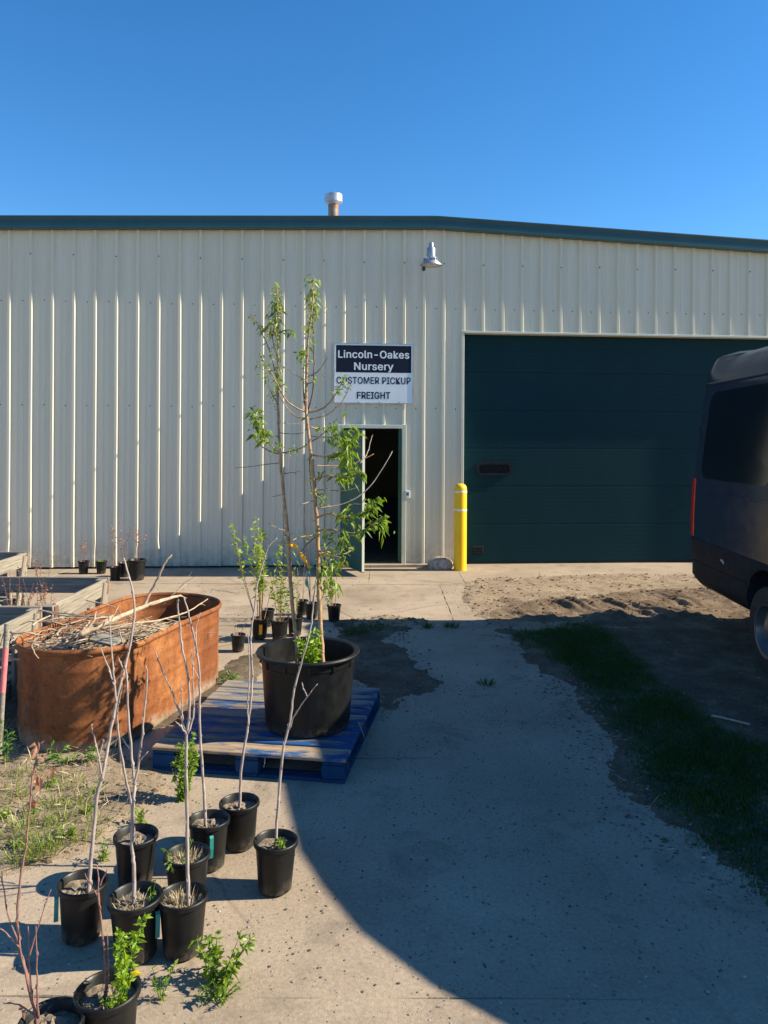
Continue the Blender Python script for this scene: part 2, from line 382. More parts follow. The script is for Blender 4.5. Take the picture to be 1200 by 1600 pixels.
RUT = gp([(760,965),(790,938),(900,932),(1000,925),(1160,918),(1300,940),(1300,1010),(1150,985),(1000,978),(850,978)])
def soil_h(x, y):
    sd = np.max(np.stack([sdist(x, y, p) for p in SOIL]), 0)
    sd = sd + .34*fbm(x, y, 2.2, 11, 4) + .16*fbm(x, y, 11, 15, 3)
    h = np.clip(sd*.16, -.06, .014) + .036*fbm(x, y, 3.0, 40, 5)*np.clip(sd*6+.6, 0, 1) + .014*fbm(x, y, 14, 60, 3)*np.clip(sd*6+.6, 0, 1)
    rs = np.clip(sdist(x, y, RUT)*2.5, 0, 1)
    w = y - .10*x + .25*fbm(x, y, .9, 80, 3)
    e = x*.93 + y*.37 + .10*fbm(x, y, 1.6, 96, 3)
    rg = np.abs(np.sin(math.pi*e/.125)); msk = np.clip(.5+3.2*fbm(x*1.5, y*.8, 1.5, 97, 3), 0, 1)
    rut = .012 + msk*(.040*(1-rg)**1.0 - .012) + .055*np.clip(np.sin(2*math.pi*e/.74+2.2*fbm(x, y, 1.1, 99, 3)), -1, .4)*msk + .05*fbm(x, y, 6, 90, 5) - .02*np.cos(w*2*math.pi/.6)
    h = h + rs*rut*np.clip(sd*5+1, 0, 1)
    h = np.where((rs > .15) & (sd > .02), np.maximum(h, .008+.02*fbm(x, y, 9, 101, 3)), h)
    return np.maximum(h, -.07)
def heightfield(name, x0, x1, y0, y1, step, mat):
    xs = np.arange(x0, x1+1e-6, step); ys = np.arange(y0, y1+1e-6, step); X, Y = np.meshgrid(xs, ys)
    Z = soil_h(X, Y); nx, ny = len(xs), len(ys)
    v = np.stack([X.ravel(), Y.ravel(), Z.ravel()], 1); i = np.arange(nx*ny).reshape(ny, nx)
    q = np.stack([i[:-1,:-1], i[:-1,1:], i[1:,1:], i[1:,:-1]], -1).reshape(-1, 4)
    keep = Z.ravel()[q].max(1) > -.03          # soil that lies well below the slabs is not needed
    q = q[keep]
    used = np.unique(q); mp = np.full(nx*ny, -1); mp[used] = np.arange(len(used))
    me = bpy.data.meshes.new(name); me.from_pydata(v[used].tolist(), [], mp[q].tolist())
    me.polygons.foreach_set('use_smooth', [True]*len(me.polygons)); return link(name, me, mat)
far = MB()
far.add([(-900, -900, -.09), (900, -900, -.09), (900, 1500, -.09), (-900, 1500, -.09)], [(0, 1, 2, 3)])
tag(far.build('ground', M['far_ground']), kind='structure')
def split_soil(o):
    me = o.data; nv = len(me.vertices); co = np.empty(nv*3); me.vertices.foreach_get('co', co); co = co.reshape(-1, 3)
    fs = np.array([tuple(p.vertices) for p in me.polygons]); c = co[fs].mean(1); dry = (c[:, 1] + .9*fbm(c[:, 0], c[:, 1], 1.2, 70, 4) > 7.95) & (c[:, 0] > -.3)  # mask of sunlit ground, coloured lighter; soil in the van's shade is coloured darker
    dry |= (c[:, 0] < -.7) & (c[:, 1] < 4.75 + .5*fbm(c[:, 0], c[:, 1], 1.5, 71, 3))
    rt = (sdist(c[:, 0], c[:, 1], RUT) + 1.1*fbm(c[:, 0], c[:, 1]*1.6, 1.6, 77, 5) > .0) & (c[:, 0] > -.3) & (c[:, 1] > 7.5)
    for name, sel, mt in (('soil', ~dry & ~rt, M['soil']), ('sunlit_dirt', dry & ~rt, M['sunlit_dirt']), ('rutted_dirt', rt, M['rut_dirt'])):
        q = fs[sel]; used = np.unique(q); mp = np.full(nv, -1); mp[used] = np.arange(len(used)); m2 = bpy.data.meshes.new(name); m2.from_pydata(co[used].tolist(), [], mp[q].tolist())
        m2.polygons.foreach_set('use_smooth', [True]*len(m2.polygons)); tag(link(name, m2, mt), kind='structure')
    bpy.data.objects.remove(o)
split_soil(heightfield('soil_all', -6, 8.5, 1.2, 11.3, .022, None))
# concrete slabs with open joints
pav = empty('pavement', (0, 0, 0)); tag(pav, kind='structure')
def slab(x0, x1, y0, y1, z, seed):
    m = MB(); r = random.Random(seed); g = .0012
    def edge(ax, ay, bx, by, n):
        return [(ax+(bx-ax)*i/n + (r.uniform(-.006, .006)), ay+(by-ay)*i/n + r.uniform(-.006, .006)) for i in range(n)]
    x0 += g; x1 -= g; y0 += g; y1 -= g
    ring = edge(x0, y0, x1, y0, 30)+edge(x1, y0, x1, y1, 14)+edge(x1, y1, x0, y1, 30)+edge(x0, y1, x0, y0, 14)
    n = len(ring); cx, cy = (x0+x1)/2, (y0+y1)/2
    inn = [(x+(.003 if x < cx else -.003), y+(.003 if y < cy else -.003)) for x, y in ring]
    m.add([(x, y, z) for x, y in inn]+[(x, y, z-.006) for x, y in ring]+[(x, y, z-.08) for x, y in ring],
          [tuple(range(n))]+[(i, n+i, n+(i+1) % n, (i+1) % n) for i in range(n)]+[(n+i, 2*n+i, 2*n+(i+1) % n, n+(i+1) % n) for i in range(n)])
    return m.build('slab', M['concrete'], pav)
k_ = 0
for (ya, yb, z, xs) in [(-4, -.9, .0, (-8, -3.4, .9, 5)), (-.9, 2.62, .002, (-8, -3.4, 5)), (2.62, 5.75, 0, (-8, -3.4, 5)), (5.75, 7.9, -.004, (-8, -2.6, .2, 6)), (7.9, 10.2, .0, (-12, -5.6, -2.6, .75, 4.2, 12)), (10.2, 12.5, .003, (-12, -4.6, -.2, 1.1, 5, 12))]:
    for a, b in zip(xs[:-1], xs[1:]): k_ += 1; slab(a, b, ya, yb, z, k_)

# ================================================================== WAREHOUSE
TH = math.atan(.085); D = Vector((math.cos(TH), math.sin(TH), 0)); N = Vector((math.sin(TH), -math.cos(TH), 0)); W0 = Vector((0, 11.7, 0))
WR = basis(D)                    # local x along wall, y into the building, z up
def wp(t, z, n=0.0): return W0 + D*t + N*n + Vector((0, 0, z))
def tu(u): a = (u-600)/1200; return a*11.7/(D.x-a*D.y)
RIDGE_T, RIDGE_Z = .78, 5.33
def zroof(t): return RIDGE_Z - (.029*(RIDGE_T-t) if t < RIDGE_T else .0415*(t-RIDGE_T))
PD = (-.654, .2735, 2.10); GD = (1.225, 6.75, 3.57)     # person door, garage door
TL, TR = -9.5, 9.5
house = empty('warehouse', wp(0, 0)); tag(house, 'long cream ribbed metal warehouse with dark green roof trim', 'building')
PITCH, T0 = .3055, -2.148
prng = random.Random(5)
def profile(i0):
    """one panel: three ribs, i0 = index of first rib"""
    out = []
    for k in range(3):
        c = T0+(i0+k)*PITCH
        out += [(c-.036, 0), (c-.017, .033), (c+.017, .033), (c+.036, 0)]
        for q in (.37, .63):
            m = c+PITCH*q; out += [(m-.017, 0), (m-.009, .0045), (m+.009, .0045), (m+.017, 0)]
    out.append((T0+(i0+3)*PITCH-.036, 0)); return out
def panel(i0):
    prof = profile(i0); pts = []
    for (a, na), (b, nb) in zip(prof[:-1], prof[1:]):
        pts.append((a, na))
        for e in sorted((PD[0], PD[1], GD[0], GD[1])):
            if a+1e-4 < e < b-1e-4: pts.append((e, na+(nb-na)*(e-a)/(b-a)))
    pts.append(prof[-1]); m = MB(); NZ = 14
    ph = [prng.uniform(0, 6.28) for _ in range(3)]; crush = [prng.random() < .65 for _ in range(3)]; cs = [prng.uniform(-.03, .03) for _ in range(3)]
    def P(t, n, z, zt):
        r = min(2, max(0, int((t-(T0+i0*PITCH)+.05)/PITCH)))
        if n > .01:
            t2 = t+.0016*math.sin(z*2.1+ph[r])
            if z < .9 and T0+i0*PITCH < -2.6 and crush[r]:
                f = (1-z/.9)**1.5; t2 += cs[r]*f*math.cos(z*9+ph[r]); n *= 1-.35*f
            t = t2
        return wp(t, z, n+.0012*math.sin(z*1.3+t*2.2))
    for (a, na), (b, nb) in zip(pts[:-1], pts[1:]):
        mid = (a+b)/2; zb = .03
        if PD[0] < mid < PD[1]: zb = PD[2]+.045
        if GD[0] < mid < GD[1]: zb = GD[2]+.02
        za, zc = zroof(a)-.04, zroof(b)-.04
        zs = [zb+(1-zb*0)*0 + (i/NZ)**1.35*1.0 for i in range(NZ+1)]
        for i in range(NZ):
            f0, f1 = zs[i]-zb, zs[i+1]-zb
            m.add([P(a, na, zb+(za-zb)*f0, za), P(b, nb, zb+(zc-zb)*f0, zc), P(b, nb, zb+(zc-zb)*f1, zc), P(a, na, zb+(za-zb)*f1, za)], [(0, 1, 2, 3)])
    return m.build('wall_panel', M['cream'], house)
for i0 in range(-25, 37, 3): panel(i0)
# screws
sc = MB()
for i in range(-24, 27):
    c = T0+(i+.62)*PITCH
    for z in (3.94, 2.41, 4.62, .9):
        if z in (4.62, .9) and i % 2: continue
        if GD[0]-.05 < c < GD[1] and z < 3.6: continue
        if PD[0] < c < PD[1] and z < 2.3: continue
        if z == 4.62: c = T0+i*PITCH
        sc.lathe([(0, .010), (.008, .009), (.011, 0)], 6, (0, 0, 0))
        base = wp(c, z+prng.uniform(-.01, .01), .037 if z == 4.62 else .001)
        for q in range(len(sc.v)-18, len(sc.v)):
            x, y, zz = sc.v[q]; sc.v[q] = tuple(base + D*x + Vector((0, 0, 1))*y + N*zz)
tag(sc.build('screw', M['screw'], house), kind='stuff')
# rake trim (two straight lengths), with a hooked lower lip
def trim(t0, t1):
    m = MB(); prof = [(-.02, -.0), (.12, .0), (.125, -.015), (.115, -.06), (.115, -.155), (.128, -.165), (.128, -.19), (.02, -.19), (-.02, -.17)]
    n = len(prof); v = []
    for t in (t0, t1): v += [wp(t, zroof(t)+dz, nn) for nn, dz in prof]
    m.add(v, [(i, (i+1) % n, n+(i+1) % n, n+i) for i in range(n)]+[tuple(range(n))[::-1], tuple(range(n, 2*n))]); return m.build('rake_trim', M['green_trim'], house)
trim(TL, RIDGE_T-.001); trim(RIDGE_T+.001, TR)
# roof, other walls, interior
rf = MB(); DEP = 14.0
for t0, t1 in ((TL, RIDGE_T), (RIDGE_T, TR)):
    a, b = wp(t0, zroof(t0)-.03, .0), wp(t1, zroof(t1)-.03, .0); c, d = wp(t1, zroof(t1)-.03, -DEP), wp(t0, zroof(t0)-.03, -DEP)
    e = Vector((0, 0, .08)); rf.add([a, b, c, d, a-e, b-e, c-e, d-e], [(0,1,2,3), (7,6,5,4), (0,4,5,1), (2,6,7,3), (1,5,6,2), (3,7,4,0)])
roof = rf.build('roof', M['galv'], house)
for t in (TL, TR):
    m = MB(); m.box(wp(t, zroof(t)/2-.06, -DEP/2-.01), (.1, DEP-.06, zroof(t)-.12), WR); m.build('side_wall', M['cream'], house)
m = MB(); m.box(wp(0, 2.3, -DEP-.05), (TR-TL, .1, 4.6), WR); m.build('back_wall', M['cream'], house)
m = MB(); m.box(wp(0, .012, -DEP/2-.15), (TR-TL-.2, DEP-.2, .03), WR); m.build('interior_floor', M['floor_in'], house)
ln = MB()                                                      # inner liner boards beside the openings
for a, b, z0, z1 in ((TL+.1, PD[0]-.02, .03, 4.5), (PD[1]+.02, GD[0]-.03, .03, 4.5), (GD[1]+.03, TR-.1, .03, 4.5), (PD[0]-.02, PD[1]+.02, PD[2]+.06, 4.5), (GD[0]-.03, GD[1]+.03, GD[2]+.03, 4.5)):
    ln.box(wp((a+b)/2, (z0+z1)/2, -.09), (b-a, .04, z1-z0), WR)
ln.build('liner', M['dark'], house)
# vent pipe on the roof
vp = Vector((-.945, 14.0, 0)); zb = zroof(-1.0)
m = MB(); m.lathe([(.095, zb-.2), (.095, 6.24)], 20, vp); m.lathe([(.15, zb-.05), (.15, zb+.02), (.097, zb+.10)], 20, vp); m.build('vent_pipe', M['galv_rust'], roof, smooth=40)
m = MB(); m.lathe([(.095, 6.21), (.155, 6.25), (.165, 6.26), (.165, 6.39), (.158, 6.395), (.05, 6.42), (0, 6.425)], 24, vp); m.build('vent_cap', M['galv'], roof, smooth=30)
# garage door, sections, window, vent
def wbox(name, mat, parent, t0, t1, z0, z1, n0, n1, bev=.004):
    m = MB(); m.box(wp((t0+t1)/2, (z0+z1)/2, (n0+n1)/2), (t1-t0, n1-n0, z1-z0), WR, bev); return m.build(name, mat, parent)
gd = empty('overhead_door', wp((GD[0]+GD[1])/2, 0)); gd.location = wp((GD[0]+GD[1])/2, 0) - house.location; gd.parent = house
NS = 6; hs = (GD[2]-.02)/NS
for i in range(NS):
    m = MB(); z0 = .035+i*hs; z1 = z0+hs-.0008; a, b = GD[0]+.004, GD[1]-.004
    zs = [z0, z0+.012]; rows = [(-.124, z0), (-.1205, z0+.002)]
    nr = 9
    for r in range(nr):
        za = z0+.012+(z1-z0-.024)*r/nr; zc = z0+.012+(z1-z0-.024)*(r+1)/nr
        rows += [(-.120, za+.002), (-.120, zc-.006), (-.1212, zc-.003)]
    rows += [(-.1205, z1-.002), (-.124, z1)]
    v = []; 
    for t in (a, b): v += [wp(t, z, n) for n, z in rows]
    L = len(rows); f = [(j, L+j, L+j+1, j+1) for j in range(L-1)]
    bk = [wp(a, z0, -.17), wp(b, z0, -.17), wp(b, z1, -.17), wp(a, z1, -.17)]
    m.add(v, f); m.add(bk, [(0, 3, 2, 1)]); m.build('door_section', M['green_door'], gd)
def stadium(cx, cz, w, h, r, n=8):
    out = []
    for k, (sx, sz) in enumerate(((1, 1), (-1, 1), (-1, -1), (1, -1))):
        for i in range(n+1):
            a = math.pi/2*(k+i/n); out.append((cx+sx*(w/2-r)+r*math.cos(a), cz+sz*(h/2-r)+r*math.sin(a)))
    return out
def plate(name, mat, parent, ring, n0, n1):
    m = MB(); k = len(ring); m.add([wp(t, z, n0) for t, z in ring]+[wp(t, z, n1) for t, z in ring], [tuple(range(k, 2*k))]+[(i, (i+1) % k, k+(i+1) % k, k+i) for i in range(k)]); return m.build(name, mat, parent)
wc = (tu(775), CAMH-42/1200*11.83)
o_ = stadium(*wc, .56, .21, .07); i_ = stadium(*wc, .48, .135, .05); m = MB(); k = len(o_)
m.add([wp(t, z, -.095) for t, z in o_]+[wp(t, z, -.095) for t, z in i_]+[wp(t, z, -.13) for t, z in o_]+[wp(t, z, -.116) for t, z in i_],
      [(i, (i+1) % k, k+(i+1) % k, k+i) for i in range(k)]+[(2*k+i, 2*k+(i+1) % k, (i+1) % k, i) for i in range(k)]+[(k+i, k+(i+1) % k, 3*k+(i+1) % k, 3*k+i) for i in range(k)])
m.build('window_frame', M['cladding'], gd); plate('window_pane', M['glass'], gd, i_, -.13, -.114)
vc = (tu(750), CAMH-170/1200*11.83)
wbox('vent_grille', M['cladding'], gd, vc[0]-.09, vc[0]+.09, vc[1]-.06, vc[1]+.06, -.125, -.108)
for i in range(4): wbox('louvre', M['cladding'], gd, vc[0]-.075, vc[0]+.075, vc[1]-.045+i*.027, vc[1]-.033+i*.027, -.108, -.100, .002)
wbox('bottom_seal', M['tyre'], gd, GD[0]+.004, GD[1]-.004, .005, .034, -.16, -.125)
# jamb and header trims
wbox('jamb_trim', M['trim_cream'], house, GD[0]-.045, GD[0]+.0, .02, GD[2]+.038, -.16, .038)
wbox('jamb_trim', M['trim_cream'], house, GD[1]+.0, GD[1]+.062, .02, GD[2]+.055, -.16, .038)
wbox('header_trim', M['trim_cream'], house, GD[0]+.001, GD[1]-.001, GD[2], GD[2]+.034, -.16, .042)
fr = empty('door_frame', (0, 0, 0)); fr.location = wp(-.2, 0)-house.location; fr.parent = house
wbox('jamb', M['trim_cream'], fr, PD[1]+.0, PD[1]+.065, .02, PD[2]+.06, -.12, .040)
wbox('jamb', M['trim_cream'], fr, PD[0]-.05, PD[0]+.0, .02, PD[2]+.06, -.12, .040)
wbox('lintel', M['trim_cream'], fr, PD[0]+.001, PD[1]-.001, PD[2], PD[2]+.055, -.12, .041)
wbox('stop', M['green_leafdoor'], fr, PD[1]-.045, PD[1]-.002, .02, PD[2]-.002, -.11, -.05)
wbox('sill', M['concrete'], fr, PD[0]-.2, PD[1]+.55, -.06, .045, -.10, .14)
# open door leaf
hinge = wp(PD[0]+.012, 0, .045); leafdir = (D*math.cos(R(72)) + N*math.sin(R(72))).normalized(); LR = basis(leafdir)
dl = empty('entry_door', (0, 0, 0)); dl.location = hinge-house.location; dl.parent = house
def lb(name, mat, x0, x1, y0, y1, z0, z1, bev=.003):
    m = MB(); m.box(hinge+LR @ Vector(((x0+x1)/2, (y0+y1)/2, (z0+z1)/2)), (x1-x0, y1-y0, z1-z0), LR, bev); return m.build(name, mat, dl)
lb('leaf', M['green_leafdoor'], 0, .90, -.022, .022, .06, 2.07)
lb('edge_strip', M['trim_cream'], .9005, .906, -.018, .018, .07, 2.05, .001)
m = MB()
for sy in (-1, 1):
    m.tube([hinge+LR @ Vector((.835, sy*.02, 1.02)), hinge+LR @ Vector((.835, sy*.07, 1.02))], .012, 8)
    m.tube([hinge+LR @ Vector((.845, sy*.07, 1.02)), hinge+LR @ Vector((.72, sy*.07, 1.02))], [.012, .009], 8)
m.build('lever_handle', M['galv'], dl, smooth=40)
for zz in (.35, 1.05, 1.8): m = MB(); m.tube([hinge+Vector((0, 0, zz)), hinge+Vector((0, 0, zz+.1))], .010, 8); m.build('hinge', M['galv'], dl)

# ------------------------------------------------------------------ sign
sg = empty('sign_board', wp(-.165, 2.93, .034)); tag(sg, 'navy and white nursery sign reading customer pickup and freight', 'sign')
s0, s1, z0, z1 = -.772, .442, 2.475, 3.39
wbox('panel', M['signwhite'], sg, s0, s1, z0, z1, .034, .044, .002)
wbox('navy_field', M['signnavy'], sg, s0+.035, s1-.035, z1-.445, z1-.035, .044, .0446, .0002)
rp = MB()
for a in (s0+.008, s1-.008): rp.box(wp(a, (z0+z1)/2, .046), (.016, .006, z1-z0), WR)
for b in (z0+.008, z1-.008): rp.box(wp((s0+s1)/2, b, .046), (s1-s0-.033, .006, .016), WR)
rp.build('frame', M['galv'], sg)
try: FONT = bpy.data.fonts.load(bpy.utils.system_resource('DATAFILES') + '/fonts/Inter.woff2')
except Exception: FONT = None
def text(body, t, z, size, mat, width, parent, bold=.034, name='lettering'):
    cu = bpy.data.curves.new('text', 'FONT'); cu.body = body; cu.size = 1.0; cu.align_x = 'CENTER'; cu.extrude = .0; cu.resolution_u = 4; cu.space_character = 1.04
    if FONT: cu.font = FONT
    o = bpy.data.objects.new('text', cu); COL.objects.link(o)
    dg = bpy.context.evaluated_depsgraph_get(); dg.update(); me = bpy.data.meshes.new_from_object(o.evaluated_get(dg)); bpy.data.objects.remove(o)
    xs = [v.co.x for v in me.vertices]; w = max(xs)-min(xs); cx = (max(xs)+min(xs))/2; q = wp(t, z, .0450)-origin(parent)
    V0 = [v.co.copy() for v in me.vertices]; F0 = [tuple(p.vertices) for p in me.polygons]; bpy.data.meshes.remove(me); m = MB()
    for i, (ox, oy) in enumerate(((-.6, 0), (.6, 0), (0, .4), (0, -.4), (0, 0), (-.5, .3), (.5, -.3))):   # strokes thickened to a bold weight
        m.add([origin(parent) + q + D*((v.x-cx)*width/w + ox*bold*width/w) + Vector((0, 0, (v.y+oy*bold)*size)) + N*(i*.00006) for v in V0], F0)
    return m.build(name, mat, parent)
tc_ = (s0+s1)/2
text('Lincoln-Oakes', tc_, z1-.225, .215, M['signwhite'], 1.075, sg)
text('Nursery', tc_, z1-.405, .215, M['signwhite'], .59, sg)
text('CUSTOMER PICKUP', tc_, z0+.30, .195, M['signink'], 1.12, sg, .04)
text('FREIGHT', tc_, z0+.075, .195, M['signink'], .50, sg, .05)
m = MB()
for a in (s0+.38, s0+.7, s0+1.0):
    m = MB(); m.lathe([(.014, 0), (.010, .008), (0, .01)], 8, (0, 0, 0), axis='Z'); [m.v.__setitem__(q, tuple(wp(a, z0+.02, .047)+D*m.v[q][0]+Vector((0, 0, m.v[q][1]))+N*m.v[q][2])) for q in range(len(m.v)-24, len(m.v))]; m.build('bolt', M['galv'], sg)

# ------------------------------------------------------------------ wall lamp
lt = tu(674); lz = 4.53; lt -= .10; lc = wp(lt, 0, .56)
lp = empty('wall_lamp', wp(lt, lz, .05)); tag(lp, 'grey barn lamp with flared shade high on the wall above the sign', 'lamp')
m = MB(); m.lathe([(.0, lz+.27), (.03, lz+.268), (.035, lz+.255), (.035, lz+.20), (.055, lz+.195), (.062, lz+.185), (.062, lz+.07), (.075, lz+.055)], 20, lc); m.build('housing', M['lampgrey'], lp, smooth=35)
m = MB(); m.lathe([(.075, lz+.06), (.09, lz+.04), (.10, lz+.0), (.155, lz-.045), (.158, lz-.06), (.150, lz-.055), (.095, lz-.008), (.07, lz+.05)], 28, lc); m.build('shade', M['galv'], lp, smooth=45)
m = MB()
for k in range(18):
    a = 2*math.pi*k/18; m.box(lc+Vector((math.cos(a)*.10, math.sin(a)*.10, lz+.022)), (.012, .006, .055), rotz(a))
m.build('fin', M['lampgrey'], lp)
m = MB(); m.lathe([(0, lz-.075), (.07, lz-.07), (.125, lz-.045), (.14, lz-.04)], 24, lc); m.build('lens', M['lampglass'], lp, smooth=True)
m = MB(); m.tube([wp(lt, lz+.12, .03), wp(lt, lz+.12, .52)], .014, 8); m.build('arm', M['lampgrey'], lp)
m = MB(); m.box(wp(lt, lz+.12, .037), (.09, .012, .10), WR, .003); m.build('wall_plate', M['lampgrey'], lp)
m = MB(); m.lathe([(0, lz-.13), (.02, lz-.125), (.026, lz-.11), (.026, lz-.07), (0, lz-.065)], 10, lc+D*-.10+N*-.06); m.build('photocell', M['screw'], lp)

# ------------------------------------------------------------------ push button plate
bt = tu(637); bz = CAMH-82/1200*11.73
bb = empty('button_box', wp(bt, bz, .01)); tag(bb, 'small pale button box on the wall right of the doorway', 'button box')
wbox('plate', M['signwhite'], bb, bt-.036, bt+.036, bz-.06, bz+.06, .0, .045, .004)
wbox('button_guard', M['lampgrey'], bb, bt-.026, bt+.026, bz-.02, bz+.035, .045, .052, .002)
m = MB(); m.box(wp(bt, bz+.008, .058), (.026, .014, .026), WR, .004); m.build('button', M['screw'], bb)

# ------------------------------------------------------------------ bollard
bp = gr(719, 891); bo = empty('bollard', bp); tag(bo, 'yellow plastic bollard with two white bands beside the garage door', 'bollard')
m = MB(); m.lathe([(.0, 1.285), (.03, 1.283), (.06, 1.272), (.082, 1.25), (.091, 1.22), (.093, 1.19), (.093, -.05)], 28, bp); m.build('sleeve', M['yellow'], bo, smooth=50)
for z in (1.165, .895): m = MB(); m.lathe([(.0925, z-.014), (.0955, z-.013), (.0955, z+.013), (.0925, z+.014)], 28, bp); m.build('white_band', M['white_band'], bo, smooth=40)

# ------------------------------------------------------------------ boulder
def rock(name, c, sx, sy, sz, seed, mat, n=18):
    r = random.Random(seed); m = MB(); dirs = [(Vector((r.uniform(-1,1), r.uniform(-1,1), r.uniform(-.4,1))).normalized(), r.uniform(.72, .95)) for _ in range(14)]
    rows = 12
    for i in range(rows+1):
        th = math.pi*i/rows
        for k in range(n):
            a = 2*math.pi*k/n; d = Vector((math.sin(th)*math.cos(a), math.sin(th)*math.sin(a), math.cos(th))); q = 1.0
            for dd, h in dirs:
                c_ = d.dot(dd)
                if c_ > h: q = min(q, h/c_)
            q *= 1+.03*math.sin(7*a+3*th)
            m.v.append((c[0]+d.x*sx*q, c[1]+d.y*sy*q, c[2]+d.z*sz*q))
    for i in range(rows):
        for k in range(n): m.f.append((i*n+k, (i+1)*n+k, (i+1)*n+(k+1) % n, i*n+(k+1) % n))
    return m.build(name, mat, None, smooth=28, loc=c)
rc = gr(687, 889); tag(rock('boulder', (rc.x, rc.y, .07), .205, .16, .13, 4, M['rock']), 'pinkish grey rounded boulder at the wall next to the bollard', 'boulder')

# ================================================================== VAN
VX, VR = 4.28, 8.25                                   # centre line, rear plane
van = empty('delivery_van', (VX, VR-3.4, 0)); tag(van, 'dark slate grey high roof cargo van backed up to the garage door', 'van')
# half profile: (half width, z) bottom -> roof centre ; w = width factor, roof drop etc.
def section(y):
    s = VR-y                                        # metres from the rear
    L = 7.0
    rear = 1-math.exp(-s/.05)*.09 if s < .4 else 1.0
    top = 2.86; nose = s
    # roof height / hood line along the length
    def prof_top(s):
        pts = [(0, 2.68), (.05, 2.77), (.14, 2.83), (.35, 2.868), (.9, 2.90), (2.2, 2.86), (3.0, 2.70), (3.6, 2.56), (4.05, 2.46), (4.6, 2.34), (5.13, 2.15), (5.5, 1.92), (5.75, 1.71), (6.05, 1.48), (6.25, 1.36), (6.6, 1.25), (6.9, 1.12), (7.05, .95)]
        for (a, za), (b, zb_) in zip(pts[:-1], pts[1:]):
            if a <= s <= b: return za+(zb_-za)*(s-a)/(b-a)
        return pts[-1][1]
    zt = prof_top(s)
    front = 1.0 if s < 5.6 else 1-.28*((s-5.6)/1.45)**2
    lean = max(0, .10*(1-s/.25)) if s < .25 else 0
    raw = [(.90, .40), (.985, .50), (1.005, .75), (1.01, .95), (1.005, 1.20), (.99, 1.50), (.958, 1.85), (.915, 2.20), (.87, 2.48), (.842, 2.60), (.775, 2.73), (.60, 2.82), (.30, 2.865), (0, 2.875)]
    out = []
    for hw, z in raw:
        if zt < 2.87:
            cut = zt
            if z > cut-.32:
                f = (z-(cut-.32))/(2.875-(cut-.32)); z2 = cut-.32+.32*(1-(1-f)**2)
                hw2 = hw if z < 2.48 else hw
                z = z2
        out.append((hw*rear*front, z))
    return out
YS = [VR-s for s in (0, .02, .05, .1, .18, .3, .5, .8, 1.1, 1.5, 1.9, 2.6, 3.3, 3.8, 4.2, 4.6, 4.9, 5.2, 5.5, 5.75, 5.95, 6.15, 6.35, 6.6, 6.8, 6.95, 7.05)]
m = MB(); secs = []
for y in YS:
    h = section(y); ring = [(VX-a, y, z) for a, z in h]+[(VX+a, y, z) for a, z in h[-2::-1]]; secs.append(ring)
n = len(secs[0])
m.v = [p for r_ in secs for p in r_]
for i in range(len(secs)-1):
    for k in range(n-1): m.f.append((i*n+k, i*n+k+1, (i+1)*n+k+1, (i+1)*n+k))
    m.f.append((i*n+n-1, i*n, (i+1)*n, (i+1)*n+n-1))
m.f.append(tuple(range(n))[::-1]); e = (len(secs)-1)*n; m.f.append(tuple(range(e, e+n)))
body = m.build('body', M['van'], van, smooth=38)
WHEELS = [(VR-1.95, -1), (VR-1.95, 1), (VR-6.02, -1), (VR-6.02, 1)]
def arch(obj):
    c = MB()
    for wy, sd in WHEELS:
        x0 = VX+sd*1.2; x1 = VX+sd*.70; b = len(c.v); k = 28
        for x in (x0, x1):
            for i in range(k):
                a = 2*math.pi*i/k; c.v.append((x, wy+.455*math.cos(a), .40+.455*math.sin(a)))
        c.f.append(tuple(range(b, b+k))); c.f.append(tuple(range(b+k, b+2*k))[::-1])
        for i in range(k): c.f.append((b+(i+1) % k, b+i, b+k+i, b+k+(i+1) % k))
    co = c.build('cutter', M['cladding'])
    import bmesh
    bm = bmesh.new(); bm.from_mesh(co.data); bmesh.ops.recalc_face_normals(bm, faces=bm.faces); bm.to_mesh(co.data); bm.free()
    bm = bmesh.new(); bm.from_mesh(obj.data); bmesh.ops.recalc_face_normals(bm, faces=bm.faces); bm.to_mesh(obj.data); bm.free()
    md = obj.modifiers.new('arch', 'BOOLEAN'); md.operation = 'DIFFERENCE'; md.object = co; md.solver = 'EXACT'
    dg = bpy.context.evaluated_depsgraph_get(); dg.update(); me = bpy.data.meshes.new_from_object(obj.evaluated_get(dg))
    obj.modifiers.clear(); obj.data = me; bpy.data.objects.remove(co)
# lower cladding band: a shell a little proud of the body
def band(name, mat, z0, z1, y0, y1, proud, sides=(-1, 1), nz=4):
    m = MB()
    def hw(y, z):
        h = section(y)
        for (a, za), (b, zb_) in zip(h[:-1], h[1:]):
            if za <= z <= zb_: return a+(b-a)*(z-za)/max(1e-6, zb_-za)
        return h[-1][0]
    ys = [y for y in YS if min(y0, y1) < y < max(y0, y1)]; ys = sorted(set(ys+[y0, y1]), reverse=True)
    for sd in sides:
        b = len(m.v)
        for y in ys:
            for i in range(nz+1):
                z = z0+(z1-z0)*i/nz; edge = .6 if i in (0, nz) else 1.0; m.v.append((VX+sd*(hw(y, z)+proud*edge), y, z))
            m.v.append((VX+sd*(hw(y, z1)-.01), y, z1)); m.v.append((VX+sd*(hw(y, z0)-.03), y, z0))
        K = nz+3
        for i in range(len(ys)-1):
            for k in range(nz+1): m.f.append((b+i*K+k, b+i*K+k+1, b+(i+1)*K+k+1, b+(i+1)*K+k))
            m.f.append((b+i*K+nz+2, b+i*K, b+(i+1)*K, b+(i+1)*K+nz+2))
        for i in (0, len(ys)-1): m.f.append(tuple(b+i*K+k for k in range(K)))
    return m.build(name, mat, van, smooth=40)
